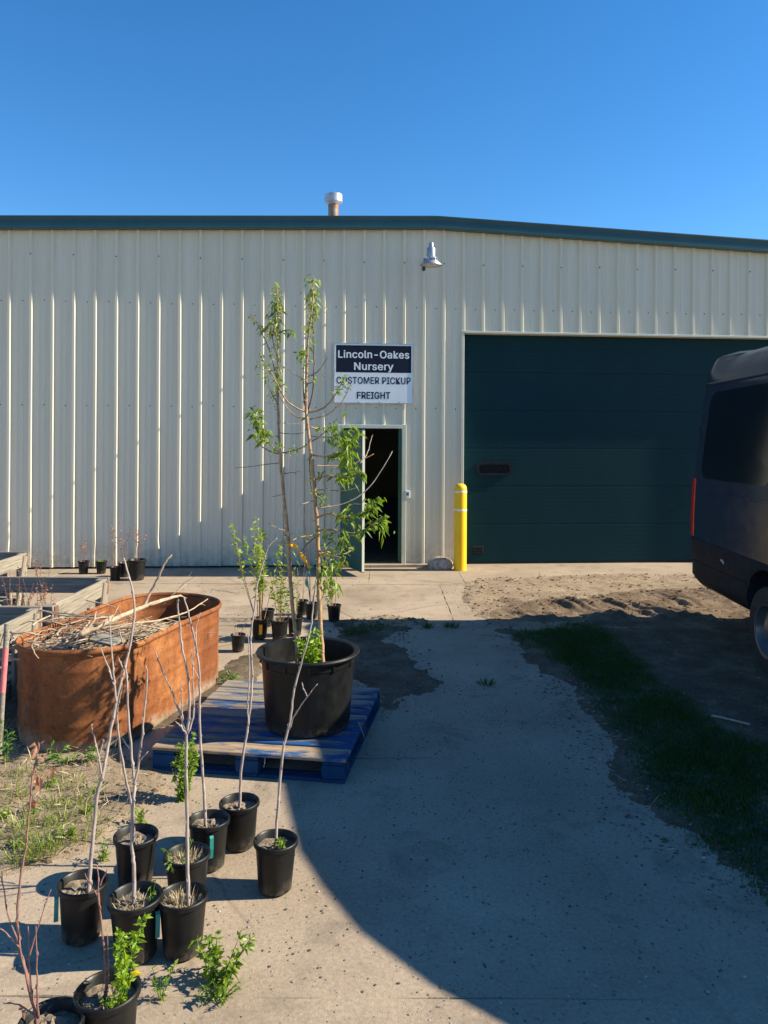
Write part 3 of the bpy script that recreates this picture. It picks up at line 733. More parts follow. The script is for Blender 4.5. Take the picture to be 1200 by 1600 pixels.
clad = band('lower_cladding', M['cladding'], .68, .905, VR-.01, VR-6.5, .014); sillc = band('sill_cladding', M['cladding'], .42, .672, VR-.02, VR-6.5, .010)
for o_b in (body, clad, sillc): arch(o_b)
m = MB(); m.box((VX, VR+.06, .66), (1.86, .16, .44), None, .05); m.build('rear_bumper', M['cladding'], van, smooth=40)
# side window panel following the tumblehome
def sidepanel(name, mat, y0, y1, z0, z1, r, proud, sd=-1, parent=van, rimw=0):
    def hw(y, z):
        h = section(y)
        for (a, za), (b, zb_) in zip(h[:-1], h[1:]):
            if za <= z <= zb_: return a+(b-a)*(z-za)/max(1e-6, zb_-za)
        return h[-1][0]
    ring = stadium((y0+y1)/2, (z0+z1)/2, abs(y1-y0), z1-z0, r, 6); m = MB(); k = len(ring); q = 5
    cy, cz = (y0+y1)/2, (z0+z1)/2
    for j in range(q+1):
        f = 1-.985*j/q
        for y, z in ring:
            yy, zz = cy+(y-cy)*f, cz+(z-cz)*f; m.v.append((VX+sd*(hw(yy, zz)+proud), yy, zz))
    for j in range(q):
        for i in range(k): m.f.append((j*k+i, j*k+(i+1) % k, (j+1)*k+(i+1) % k, (j+1)*k+i))
    m.f.append(tuple(range(q*k, q*k+k)))
    b = len(m.v)
    for y, z in ring: m.v.append((VX+sd*(hw(y, z)-.004), y, z))
    for i in range(k): m.f.append((i, (i+1) % k, b+(i+1) % k, b+i))
    return m.build(name, mat, parent, smooth=40)
for sd in (-1, 1):
    sidepanel('window_surround', M['van'], VR-.30, VR-2.04, 1.49, 2.46, .16, .012, sd)
    sidepanel('side_window', M['glass'], VR-.36, VR-1.98, 1.545, 2.42, .13, .016, sd)
    band('body_crease', M['van'], 1.40, 1.43, VR-.22, VR-4.2, .010, (sd,), 2)
    m = MB(); m.box((VX+sd*1.0, VR-2.1, 1.7), (.035, .008, 1.5)); m.build('panel_seam', M['cladding'], van)
    sidepanel('side_window', M['glass'], VR-2.2, VR-3.6, 1.555, 2.38, .10, .012, sd)
    sidepanel('cab_window', M['glass'], VR-4.3, VR-5.15, 1.50, 2.12, .12, .010, sd)
    band('drip_rail', M['van'], 2.495, 2.53, VR-.10, VR-4.0, .014, (sd,), 2)
    # tail light wrapping the rear corner
    m = MB(); h = []
    for z in [.93+.6*i/8 for i in range(9)]:
        ring = []
        for dy, dx in ((-.19, .003), (-.15, .012), (-.06, .006), (-.01, -.02), (.02, -.06), (.0, -.10)):
            y = VR+dy; hh = section(min(y, VR-.10)); hw_ = None
            for (a, za), (b, zb_) in zip(hh[:-1], hh[1:]):
                if za <= z <= zb_: hw_ = a+(b-a)*(z-za)/(zb_-za)
            ring.append((VX+sd*(hw_+dx), y, z))
        h.append(ring)
    m.v = [p for r_ in h for p in r_]
    for i in range(8):
        for k in range(6): m.f.append((i*6+k, i*6+(k+1) % 6, (i+1)*6+(k+1) % 6, (i+1)*6+k))
    m.f += [tuple(range(6)), tuple(range(48, 54))]
    m.build('tail_light', M['tail'], van, smooth=40)
    m = MB(); m.box((VX+sd*.86, VR+.02, 2.02), (.05, .05, .11), None, .012); m.build('door_hinge', M['cladding'], van)
    m = MB(); m.box((VX+sd*.80, VR-6.78, 1.02), (.24, .30, .20), None, .05); m.build('headlight', M['headlight'], van)
    m = MB(); m.box((VX+sd*1.16, VR-5.05, 1.72), (.12, .14, .36), None, .04); m.box((VX+sd*1.05, VR-5.05, 1.62), (.16, .05, .06)); m.build('mirror', M['cladding'], van)
m = MB(); m.box((VX, VR+.001, 1.65), (.012, .012, 1.7)); m.build('rear_door_seam', M['cladding'], van)
m = MB(); zs_ = [(s_, section(VR-s_)[-1][1]) for s_ in (5.08, 5.3, 5.5, 5.72)]
m.add([(VX+sx*(.74-.02*i), VR-s_, z_+.012) for i, (s_, z_) in enumerate(zs_) for sx in (-1, 1)], [(2*i, 2*i+1, 2*i+3, 2*i+2) for i in range(3)]); m.build('windscreen', M['glass'], van)
m = MB(); m.tube([(VX-1.02, VR-.98, .78), (VX-1.028, VR-1.0, .80), (VX-1.028, VR-1.03, .80), (VX-1.02, VR-1.05, .77)], .008, 6); m.build('tow_loop', M['galv'], van)
for wy, sd in WHEELS:
    w = empty('wheel', (0, 0, 0)); w.parent = van; w.location = Vector((VX+sd*.90, wy, .36))-van.location; c = (VX+sd*.90, wy, .36)
    m = MB(); m.lathe([(.21, -.115), (.30, -.12), (.345, -.11), (.36, -.085), (.362, 0), (.36, .085), (.345, .11), (.30, .12), (.21, .115)], 40, c, axis='X'); m.build('tyre', M['tyre'], w, smooth=40)
    m = MB(); m.lathe([(.225, sd*.118), (.205, sd*.112), (.195, sd*.05), (.12, sd*.085), (.07, sd*.10), (.0, sd*.10)], 32, c, axis='X'); m.build('rim', M['rim'], w, smooth=30)

ang = R(-3.5); piv = Vector((VX-.93, VR, 0)); van.location = piv + Matrix.Rotation(ang, 3, 'Z') @ (van.location-piv); van.rotation_euler.z = ang
# ================================================================== POTS
def pot_mesh(r0, r1, h, n=32, wall=.005, lip=.008, lh=.022):
    m = MB(); q = r1+(r0-r1)*.0
    prof = [(0, .004), (r0*.9, .002), (r0, .008), (r0+(r1-r0)*.9, h-lh-.002), (r1+lip*.5, h-lh), (r1+lip, h-lh+.004), (r1+lip, h-.003), (r1+lip-.003, h), (r1+.001, h), (r1-wall, h-.006), (r0+(r1-r0)*.55-wall, h*.55), (0, h*.55)]
    m.lathe(prof, n); return m
proto = empty('nursery_pot', (0, 0, 0)); PH = .21
pm_ = pot_mesh(.070, .086, PH)
for i, v in enumerate(pm_.v):      # vertical flutes on the wall
    x, y, z = v; r = math.hypot(x, y)
    if .012 < z < PH-.03 and r > .068: a = math.atan2(y, x); f = 1-.012*(math.cos(a*16) > .7); pm_.v[i] = (x*f, y*f, z)
pm_.build('wall', M['pot'], proto, smooth=40)
def soil_disc(r, z, seed, n=18):
    m = MB(); g = random.Random(seed); m.v.append((0, 0, z+.008))
    for j in range(1, 6):
        for k in range(n):
            a = 2*math.pi*k/n; rr = r*j/5; m.v.append((rr*math.cos(a), rr*math.sin(a), z+g.uniform(-.006, .008)))
    for k in range(n): m.f.append((0, 1+k, 1+(k+1) % n))
    for j in range(4):
        for k in range(n): m.f.append((1+j*n+k, 1+(j+1)*n+k, 1+(j+1)*n+(k+1) % n, 1+j*n+(k+1) % n))
    return m
soil_disc(.0805, PH-.035, 1).build('soil', M['potsoil'], proto)
first = [True]
def place_pot(loc, label, group, sc_=1.0, tilt=(0, 0), rz=None):
    o = proto if first[0] else copy_tree(proto); first[0] = False
    o.location = loc; o.scale = (sc_, sc_, sc_); o.rotation_euler = (tilt[0], tilt[1], rz if rz is not None else rnd.uniform(0, 6.28)); return tag(o, label, 'plant pot', group)
def pot_loc(u, v, h=PH, dz=0):       # from the centre of the rim ellipse
    p = gr(u, v, h); return Vector((p.x, p.y, dz+.002))
def tag_strip(o_pot, loc, dx, dy, mat, top, ln_, w=.016, name='plant_tag'):
    m = MB(); p = Vector(loc)+Vector((dx, dy, 0)); a = math.atan2(dy, dx); t = Vector((.9, .43, 0)); n_ = Vector((.43, -.9, 0))
    pts = [(.004, top+.012), (.012, top+.004), (.011, top-ln_*.5), (.004, top-ln_)]
    v = []
    for off, z in pts: v += [p+n_*off-t*w/2+Vector((0, 0, z)), p+n_*off+t*w/2+Vector((0, 0, z)), p+n_*(off+.0015)+t*w/2+Vector((0, 0, z)), p+n_*(off+.0015)-t*w/2+Vector((0, 0, z))]
    f = []
    for i in range(3):
        for k in range(4): f.append((i*4+k, i*4+(k+1) % 4, i*4+4+(k+1) % 4, i*4+4+k))
    f += [(3, 2, 1, 0), (12, 13, 14, 15)]; m.add(v, f)
    return m
FG = 'black nursery pots on the concrete in the foreground'
FPOTS = {
 'a': ((430, 1312), 'black pot with a single slender sapling standing apart at the shadow edge'),
 'b': ((375, 1252), 'black pot nearest the front edge of the blue pallet'),
 'c': ((326, 1280), 'black pot with a teal tag between the pallet pot and the weedy pot'),
 'd': ((293, 1334), 'black pot of dry grass tucked behind another pot'),
 'e': ((286, 1399), 'front right pot of the cluster with a teal tag on its left'),
 'f': ((212, 1303), 'rear left black pot of the cluster beside green weeds'),
 'g': ((213, 1404), 'middle front black pot of the cluster between two tagged pots'),
 'h': ((128, 1378), 'leftmost pot of the front cluster with a teal tag hanging'),
 'i': ((170, 1552), 'black pot with bright yellow green leaves at the bottom edge'),
 'j': ((82, 1592), 'black pot cut off by the bottom left edge of the photo')}
POS = {}
for k, ((u, v), lab) in FPOTS.items():
    POS[k] = pot_loc(u, v); place_pot(POS[k], lab, FG, 1.0 if k not in 'gi' else 1.05, (rnd.uniform(-.02, .02), rnd.uniform(-.02, .02)), 0.0 if k in 'hec' else None)
for k, (dx, dy) in {'h': (-.084, -.040), 'e': (-.082, -.045), 'c': (.03, -.085)}.items():
    p = POS[k]; m = tag_strip(None, p, dx, dy, M['teal'], .165, .085); par = [o for o in bpy.data.objects if o.get('category') == 'plant pot' and (o.location-p).length < 1e-4][0]
    ob = m.build('plant_tag', M['teal'], par)
BG_ = 'small black nursery pots behind the blue pallet'
BPOTS = {
 'A': ((418, 952), .8, 'small pot at the back left of the group behind the pallet'),
 'B': ((406, 966), .92, 'small black pot with a yellow tag behind the pallet'),
 'C': ((437, 968), .95, 'front middle small black pot of the group behind the pallet'),
 'D': ((461, 964), .85, 'small black pot just left of the big tree trunk'),
 'E': ((472, 938), .75, 'rear small pot seen between the two tree trunks'),
 'F': ((487, 942), .8, 'small black pot right behind the right tree trunk'),
 'G': ((522, 945), .82, 'small black pot standing alone right of the tree trunks'),
 'H': ((372, 991), .72, 'small pot with dead stems at the far end of the rusty tank')}
for k, ((u, v), s_, lab) in BPOTS.items():
    POS[k] = pot_loc(u, v, PH*s_); place_pot(POS[k], lab, BG_, s_, rz=0.0)
p = POS['B']; par = [o for o in bpy.data.objects if o.get('category') == 'plant pot' and (o.location-p).length < 1e-4][0]
m = tag_strip(None, (0, 0, 0), .02, -.088, M['orange'], .15, .09, .034); m.build('plant_tag', M['orange'], None).parent = par
WG = 'pots along the warehouse wall'
for k, (u, v, s_, lab) in {'w1': (127, 899, .85, 'leftmost small black pot by the wall with brown dry stems'), 'w2': (155, 899, .85, 'low black pot with a green tuft by the wall'), 'w3': (177, 909, .85, 'narrow black pot with tall dry stems near the wall'), 'w4': (211, 909, 1.32, 'widest black pot of the row by the wall'), 'w5': (191, 904, .95, 'dark pot half hidden behind the widest pot at the wall')}.items():
    q = gr(u, v-1); POS[k] = Vector((q.x, q.y+.08, .004)); place_pot(POS[k], lab, WG, s_)

# ================================================================== SAPLINGS (bare whips)
def px_line(pts, Y, dy=0.0): 
    n = len(pts); return [at(u, v, Y+dy*i/max(1, n-1)) for i, (u, v) in enumerate(pts)]
def sapling(label, key, lines, r0=.0074, mat='bark_pale', group='bare saplings in the foreground pots', buds=True, name='sapling', cat='sapling'):
    base = POS[key] + Vector((0, 0, PH-.04)); Y = base.y; t = empty(name, base); tag(t, label, cat, group)
    for i, (pts, w, dy) in enumerate(lines):
        P = px_line(pts, Y, dy)
        if i == 0: P = [base+Vector(((P[0].x-base.x), 0, -.02))]+P
        sp = spline(P, 5); sp = [q+rv(.0016) for q in sp]; m = MB()
        rr = taper(len(sp), r0*w, r0*w*.38)
        m.tube(sp, rr, 7)
        if buds:
            for j in range(4, len(sp)-1, 3):
                d = (sp[j+1]-sp[j-1]).normalized(); s_ = d.cross(rv(1)).normalized(); m.tube([sp[j]+s_*rr[j]*.5, sp[j]+s_*rr[j]*1.3+d*.006, sp[j]+s_*rr[j]*1.2+d*.014], [.0024, .002, .0006], 4)
        m.build('trunk' if i == 0 else 'branch', M[mat], t, smooth=True)
    return t
sapling('slender whip sapling in the pot at the shadow edge', 'a', [([(430,1324),(435,1251),(442,1174),(453,1127),(460,1075),(473,1028),(484,990),(490,945),(494,905)], .95, .1), ([(452,1140),(458,1122),(470,1103),(482,1086),(495,1070)], .5, -.05), ([(480,1088),(474,1076),(472,1066)], .4, 0)])
sapling('bare sapling leaning right in front of the blue pallet', 'b', [([(375,1256),(376,1215),(381,1175),(387,1138),(393,1085),(394,1040),(392,992),(398,947),(402,913),(409,887),(419,856),(433,841)], .95, .15), ([(388,1135),(387,1095),(390,1050),(388,1000),(386,985)], .5, .05)])
sapling('bare sapling with slightly wavy stem between two pots, forked near the top', 'c', [([(321,1285),(319,1240),(317,1210),(312,1137),(312,1070),(308,1020),(300,980),(293,953),(287,933)], 1.05, .05), ([(308,1020),(306,985),(313,957)], .45, .05), ([(311,1060),(301,1040),(299,1015)], .4, .0)])
sapling('tall sapling forking into three stems in the front right pot', 'e', [([(294,1396),(293,1340),(292,1250),(291,1190),(292,1147),(296,1110),(293,1053),(284,1007),(280,970),(277,937)], 1.05, .05), ([(292,1150),(283,1120),(267,1077),(250,1040),(242,1017)], .6, .05), ([(291,1148),(283,1135),(274,1127)], .55, -.03), ([(293,1147),(302,1120),(302,1080),(301,1050),(304,1010)], .55, .04), ([(285,1125),(284,1095),(282,1065)], .4, .0)])
sapling('sapling with a left leaning fork in the rear left pot', 'f', [([(209,1312),(207,1268),(196,1213),(186,1156),(183,1115),(187,1090),(191,1068)], .95, -.2), ([(206,1262),(212,1230),(205,1195)], .5, .05)])
sapling('two stemmed sapling in the middle front pot', 'g', [([(209,1398),(209,1350),(206,1320),(207,1270),(210,1228),(205,1173),(200,1102),(198,1060),(195,1040)], 1.1, .1), ([(210,1226),(216,1195),(222,1150),(226,1110),(230,1060),(228,1040)], .7, .0), ([(217,1190),(224,1182),(231,1174)], .45, 0), ([(203,1170),(196,1160),(191,1153)], .4, 0)])
sapling('tallest sapling rising from the leftmost tagged pot past the tank', 'h', [([(139,1388),(143,1330),(152,1245),(160,1213),(168,1166),(181,1098),(193,1050),(201,1018),(208,980),(210,943),(203,905),(193,872)], 1.15, .15), ([(158,1210),(154,1183),(145,1145),(143,1132)], .6, -.05), ([(154,1180),(160,1165),(161,1155)], .4, 0), ([(181,1098),(178,1060),(176,1030),(173,993),(170,963)], .6, .05), ([(178,1070),(170,1045),(157,1012)], .5, .1), ([(193,1048),(188,1035),(185,1028)], .45, 0)])
sapling('thin dark stem in the yellow green plant pot at bottom', 'i', [([(166,1545),(164,1500),(158,1440),(155,1400),(152,1352)], .6, .03), ([(157,1420),(150,1395),(132,1365)], .4, 0), ([(155,1385),(163,1368),(166,1360)], .35, 0), ([(168,1545),(170,1500),(167,1460)], .35, 0)], mat='bark_red')
sapling('red stemmed shrub whips at the bottom left corner', 'j', [([(56,1592),(44,1530),(31,1480),(27,1430),(33,1367),(40,1326),(46,1264),(50,1219),(56,1192),(61,1162)], .7, .1), ([(57,1592),(48,1540),(44,1447)], .5, 0), ([(60,1590),(58,1530),(56,1447)], .5, 0), ([(52,1575),(30,1480),(10,1420),(3,1360)], .45, .05), ([(31,1480),(12,1460),(0,1450)], .35, 0), ([(58,1590),(30,1570),(5,1568)], .4, .0), ([(44,1500),(62,1440),(80,1390)], .35, .05)], mat='bark_red')

# generic leafing --------------------------------------------------
def leaves_along(m, pts, n, L, W, droop=.5, spread=1.0, f0=0.0, rad=.0):
    pts = [Vector(p) for p in pts]; K = len(pts)-1
    for _ in range(n):
        f = f0+(1-f0)*rnd.random(); x = f*K; i = min(K-1, int(x)); q = pts[i].lerp(pts[i+1], x-i)
        ax = (pts[i+1]-pts[i]).normalized(); d = (ax*rnd.uniform(.1, .9)+rv(1)*spread); d.z = d.z*.6+.05; l = L*rnd.uniform(.55, 1.15)
        m.leaf(q+rv(rad), d, rv(1), l, W*l/L*rnd.uniform(.8, 1.15), droop*rnd.uniform(.3, 1.5))
def dead_leaves(tree, spots, size):
    for (u, v, Y) in spots:
        m = MB(); c = at(u, v, Y)
        for _ in range(3): m.leaf(c+rv(.006), rv(1), rv(1), size*rnd.uniform(.7, 1.1), size*.6, .8)
        tag(m.build('dead_leaf', M['leaf_dead'], tree), kind=None)
shrub = [o for o in bpy.data.objects if o.get('label', '').startswith('red stemmed shrub')][0]
Yj = POS['j'].y
dead_leaves(shrub, [(60,1163,Yj+.1),(67,1180,Yj+.1),(52,1205,Yj+.09),(56,1218,Yj+.1),(48,1250,Yj+.09),(50,1258,Yj+.08),(82,1200,Yj+.12),(30,1578,Yj),(62,1212,Yj+.1)], .032)
# ================================================================== PLANTS IN POTS / WEEDS
def plant(label, loc, h, nst, spread, nl, L, W, mat, stem='leaf_d', cat='weed', group=None, name='weed', lean=(0, 0), droop=.4, f0=.1, sp=1.0, sr=.0022, z0=0.0):
    loc = Vector(loc); t = empty(name, loc); tag(t, label, cat, group); ms = MB(); ml = MB()
    for i in range(nst):
        a = rnd.uniform(0, 6.28); r = rnd.random()**.6*spread; hh = h*rnd.uniform(.6, 1.05)
        p0 = loc+Vector((math.cos(a)*r*.15, math.sin(a)*r*.15, z0)); p2 = loc+Vector((math.cos(a)*r+lean[0]*hh, math.sin(a)*r+lean[1]*hh, z0+hh)); p1 = p0.lerp(p2, .5)+rv(.04*h)
        c = spline([p0, p1, p2], 5); ms.tube(c, taper(len(c), sr, sr*.4), 5); leaves_along(ml, c, nl, L, W, droop, sp, f0)
    ms.build('stem', M[stem], t, smooth=True); tag(ml.build('leaves', M[mat], t), kind='stuff'); return t
# foreground weeds
WD = 'weeds growing through the concrete'
g_ = gr(338, 1540); plant('bushy green weed on the concrete right of the yellow green pot', g_, .16, 14, .13, 20, .036, .017, 'leaf', group=WD, sp=1.2)
plant('low feathery weed mat just below the bushy weed', gr(345, 1562), .05, 16, .09, 16, .018, .006, 'leaf', group=WD)
plant('small upright weed left of the bushy weed', gr(250, 1562), .12, 4, .06, 12, .026, .011, 'leaf', group=WD)
plant('tall leafy weed against the front of the blue pallet', gr(284, 1250), .33, 16, .085, 48, .032, .016, 'leaf', group=WD, f0=.0, lean=(.10, 0))
plant('low green weed behind the rear left pot', gr(222, 1287), .10, 6, .07, 10, .04, .014, 'leaf', group=WD)
plant('small weed left of the rear left pot', gr(160, 1345), .10, 6, .06, 9, .035, .012, 'leaf', group=WD)
plant('weed with a seed head at the left edge beside the tank', gr(8, 1195), .33, 4, .06, 14, .05, .014, 'leaf_d', group=WD)
for i, (u, v, h, lab) in enumerate([(85,1192,.10,'left most leafy weed under the near end of the tank'),(110,1196,.09,'second leafy weed under the near end of the tank'),(142,1194,.10,'leafy weed under the tank next to the sapling stems'),(350,1072,.10,'weed between the tank and the pallet corner'),(362,1068,.08,'weed touching the far bottom corner of the tank')]):
    plant(lab, gr(u, v), h, 5, .07, 8, .045, .018, 'leaf_d', group='weeds at the foot of the rusty tank')
for (u, v, h, lab) in [(30,1325,.07,'leafy green weed at the left edge below the straw'),(105,1308,.07,'leafy weed between the grass tufts and the rear left pot'),(75,1235,.08,'leafy weed below the dead brown leaves'),(130,1275,.06,'low leafy weed on bare soil near the two stemmed sapling'),(50,1272,.07,'leafy weed in the middle left of the dirt'),(150,1240,.06,'small leafy weed near the tank shadow'),(8,1280,.08,'leafy weed cut by the left edge of the photo')]:
    plant(lab, gr(u, v), h, 6, .07, 9, .034, .014, 'leaf', group='leafy weeds in the dirt on the left')
def tuft(label, loc, h, n, spread, mat, group, wid=.004, name='grass_tuft', cat='grass tuft'):
    loc = Vector(loc); t = MB()
    for _ in range(n):
        a = rnd.uniform(0, 6.28); r = spread*math.sqrt(rnd.random()); p = loc+Vector((math.cos(a)*r, math.sin(a)*r, 0)); l = h*rnd.uniform(.5, 1.1)
        d = Vector((math.cos(a)*r/spread*.7+rnd.uniform(-.35, .35), math.sin(a)*r/spread*.7+rnd.uniform(-.35, .35), 1)).normalized(); s_ = d.cross(rv(1)).normalized()*wid
        mid = p+d*l*.55; tip = p+d*l+Vector((d.x, d.y, -.3))*l*.25; t.add([p-s_/2, p+s_/2, mid+s_*.4, mid-s_*.4, tip], [(0,1,2,3),(3,2,4)])
    return tag(t.build(name, M[mat], None, loc=loc), label, cat, group)
GT = 'grass tufts in the dirt on the left'
for (u, v, h, n, s_, lab) in [(68,1335,.13,110,.07,'grass tuft just above the leftmost tagged pot'),(92,1322,.10,70,.07,'grass tuft right of the tuft near the leftmost pot'),(122,1258,.08,70,.05,'grass tuft in the middle of the weedy dirt'),(100,1287,.09,70,.06,'grass tuft between the tuft pair in the dirt'),(60,1300,.11,80,.09,'wide thin grass tuft left in the dirt'),(20,1300,.10,70,.08,'grass tuft near the left edge of the photo'),(135,1312,.08,50,.05,'small grass tuft left of the rear left pot'),(40,1215,.09,60,.08,'grass tuft near the dead leaves'),(110,1230,.09,60,.06,'grass tuft just below the near end of the tank'),(15,1250,.10,70,.08,'grass tuft at the left edge above the dry straw'),(155,1285,.07,50,.05,'grass tuft nearest the two stemmed sapling'),(85,1260,.08,60,.06,'grass tuft at the centre of the straw'),(35,1345,.10,80,.07,'lowest grass tuft at the left edge of the dirt')]:
    tuft(lab, gr(u, v), h, n, s_, 'grass_dry', GT)
for (u, v, h, n, s_, lab, mt) in [(553,990,.10,160,.13,'grass clump right of the big black pot at the shadow edge','grass'),(580,984,.10,120,.13,'grass clump at the edge of the sunlit dirt','grass'),(620,975,.07,90,.16,'dry brown clump on the sunlit dirt edge','straw'),(668,981,.08,70,.05,'small green clump in the shadow line, left one','grass'),(705,980,.07,90,.07,'small green clump in the shadow line, right one','grass'),(760,1069,.05,70,.06,'low clump in a crack of the shaded concrete','grass'),(735,928,.03,30,.05,'tiny green clump on the sunlit slab','grass')]:
    tuft(lab, gr(u, v), h, n, s_, mt, 'clumps along the slab edges', .006)
# contents of pots
def potplant(key, *a, **k): return plant(a[0], POS[key]+Vector((k.pop('ox', 0), k.pop('oy', 0), 0)), *a[1:], z0=PH*k.pop('ps', 1.0)-.035, **k)
potplant('i', 'bright yellow green leafy shoots in the bottom pot', .27, 6, .05, 46, .030, .015, 'leaf_y', name='leafy_shoots', cat='plant', lean=(.10, 0), f0=.3, ox=.045, oy=.0)
potplant('i', 'cushion of tiny yellow green leaves in the bottom pot', .055, 18, .055, 16, .012, .007, 'leaf_y', name='leafy_cushion', cat='plant', ox=.025, oy=-.03)
for (u, v, lab) in ((182, 1533, 'large bright yellow leaf low in the bottom pot'), (214, 1517, 'bright yellow leaf on the right of the bottom pot')):
    m = MB(); c = at(u, v, POS['i'].y-.02); m.leaf(c-Vector((.02, 0, .004)), (1, -.3, .25), (0, .9, .3), .042, .02, .2); tag(m.build('yellow_leaf', M['leaf_yellow'], None, loc=c), lab, 'leaf')
potplant('a', 'small green sprout in the lone pot', .045, 5, .03, 8, .028, .014, 'leaf', name='sprout', cat='sprout', ox=.035, oy=-.02)
potplant('g', 'thin green sprout in the middle front pot', .10, 2, .04, 9, .02, .009, 'leaf', name='sprout', cat='sprout', ox=.045, oy=.01)
potplant('d', 'ferny green weed hanging in the dry grass pot', .09, 4, .09, 10, .026, .008, 'leaf', name='sprout', cat='sprout', ox=-.02, oy=-.06)
for k, lab in (('d', 'dry grass filling the hidden pot'), ('e', 'dry grass in the front right pot'), ('g', 'dry straw litter in the middle front pot')):
    tuft(lab, POS[k]+Vector((0, 0, PH-.035)), .04, 120, .07, 'straw', 'dry grass in pots', .003, 'dry_grass', 'dry grass')
# shrubs behind the pallet
SB = 'leafy shrubs in the small pots behind the pallet'
potplant('B', 'yellow green leafy shrub left of the tree trunks', .98, 11, .25, 38, .065, .024, 'leaf_y', stem='bark_tan', name='shrub', cat='shrub', group=SB, f0=.35, ps=.92, sr=.004, lean=(-.06, 0))
potplant('B', 'green drooping shoots low in the yellow tagged pot shrub', .62, 4, .24, 14, .085, .024, 'leaf', stem='bark_tan', name='shrub', cat='shrub', group=SB, f0=.5, ps=.92, sr=.003)
potplant('C', 'green shrub in the front middle pot behind the pallet', .62, 8, .18, 24, .06, .022, 'leaf', stem='bark_tan', name='shrub', cat='shrub', group=SB, f0=.3, ps=.95, sr=.0035)
potplant('D', 'thin green shrub left of the big tree trunk', .6, 4, .12, 12, .05, .016, 'leaf', stem='bark_tan', name='shrub', cat='shrub', group=SB, f0=.3, ps=.85, sr=.003)
potplant('F', 'dark stemmed shrub behind the tree trunks', .95, 3, .10, 5, .04, .012, 'leaf_dead', stem='bark_dark', name='shrub', cat='shrub', group=SB, f0=.2, ps=.8, sr=.006)
potplant('E', 'thin sparse shrub between the two trunks', .55, 3, .12, 4, .03, .01, 'leaf_dead', stem='bark_tan', name='shrub', cat='shrub', group=SB, f0=.3, ps=.75, sr=.003)
potplant('G', 'green leafy shrub in the lone pot right of the trunks', .75, 5, .17, 16, .07, .022, 'leaf', stem='bark_tan', name='shrub', cat='shrub', group=SB, f0=.25, ps=.82, sr=.0035)
potplant('H', 'dead stems in the small pot by the tank end', .16, 6, .10, 1, .02, .006, 'leaf_dead', stem='dead_wood', name='dead_shrub', cat='shrub', group=SB, ps=.72, sr=.003)
DW = 'dry brown plants in the pots along the wall'
for k, h, n, ps, lab in (('w1', .42, 4, .85, 'dry brown plant in the leftmost pot by the wall'), ('w3', .62, 5, .85, 'tall dry brown plant in the narrow pot at the wall'), ('w4', .5, 5, 1.32, 'sparse dry stems in the widest pot at the wall'), ('w5', .62, 4, .95, 'dry stems in the half hidden wall pot')):
    potplant(k, lab, h, n, .12, 9, .035, .02, 'leaf_dead', stem='bark_red', name='dry_plant', cat='dry plant', group=DW, f0=.6, ps=ps, sr=.003)
tuft('green tuft in the low pot by the wall', POS['w2']+Vector((0, 0, PH*.85-.03)), .08, 60, .05, 'grass_dry', DW, .006)

# ================================================================== PALLET
PR = Vector((-.205, 4.25, 0)); PA = R(-8.8); PW, PL, PHT = 1.14, 1.25, .14
pal = empty('pallet', PR); tag(pal, 'worn blue wooden pallet under the big black pot', 'pallet')
PX = Vector((-math.cos(PA), -math.sin(PA), 0)); PY = Vector((-math.sin(PA), math.cos(PA), 0)); PRM = basis(-PX)
def pb(name, mat, x, y, z, sx, sy, sz, tw=0.0):    # x measured leftwards from the front right corner
    c = PR+PX*x+PY*y+Vector((0, 0, z)); Mx = PRM @ Matrix.Rotation(tw, 3, 'Z')
    m = MB(); m.box((0, 0, 0), (sx, sy, sz), None, .004); o = m.build(name, mat, None); o.parent = pal; o.location = c-PR; o.rotation_euler = Mx.to_euler(); return o
widths = [.145, .095, .14, .10, .145, .10, .14, .095, .145]; gap = (PL-sum(widths))/(len(widths)-1); y = 0
mats = ['worn_wood', 'blue_wood', 'blue_wood', 'blue_wood', 'grey_deck', 'blue_wood', 'grey_deck', 'grey_deck', 'grey_deck']
for w, mt in zip(widths, mats):
    pb('deck_board', M[mt], PW/2+rnd.uniform(-.006, .006), y+w/2, PHT-.011+rnd.uniform(-.002, .002), PW, w, .020, rnd.uniform(-.004, .004)); y += w+gap
for x in (.07, PW/2, PW-.07):
    c = pb('stringer_board', M['blue_block'], x, PL/2, PHT-.033, .13, PL-.01, .020)
    for yy in (.075, PL/2, PL-.075): pb('block', M['blue_block'], x, yy, .0575, .135, .14, .073)
    pb('bottom_board', M['blue_block'], x, PL/2, .0105, .13, PL-.004, .019)
for yy in (.055, PL-.055):
    for xa, xb in ((.137, PW/2-.067), (PW/2+.067, PW-.137)): pb('bottom_board', M['blue_block'], (xa+xb)/2, yy, .0105, xb-xa-.002, .10, .019)

# ================================================================== BIG POT AND TREES
bc = Vector((-.465, 4.78, PHT+.001)); bigpot = empty('large_pot', bc); tag(bigpot, 'large black plastic tub pot on the blue pallet', 'plant pot')
H = .465; m = MB(); prof = [(0, .005), (.24, .003), (.255, .012), (.262, .05), (.285, H-.075), (.290, H-.07), (.292, H-.03), (.300, H-.026), (.318, H-.022), (.322, H-.010), (.318, H-.001), (.302, H), (.286, H-.008), (.280, H-.08), (.272, H-.20), (0, H-.2)]
m.lathe(prof, 64, bc); m.build('tub_wall', M['pot'], bigpot, smooth=35)
m = soil_disc(.276, H-.15, 8, 28); m.v = [tuple(Vector(v)+bc) for v in m.v]; m.build('soil', M['potsoil'], bigpot)
for k in range(12):
    a = 2*math.pi*k/12+.13; m = MB(); m.box(bc+Vector((math.cos(a)*.2925, math.sin(a)*.2925, H-.05)), (.012, .022, .05), rotz(a), .003); m.build('rim_lug', M['pot'], bigpot)
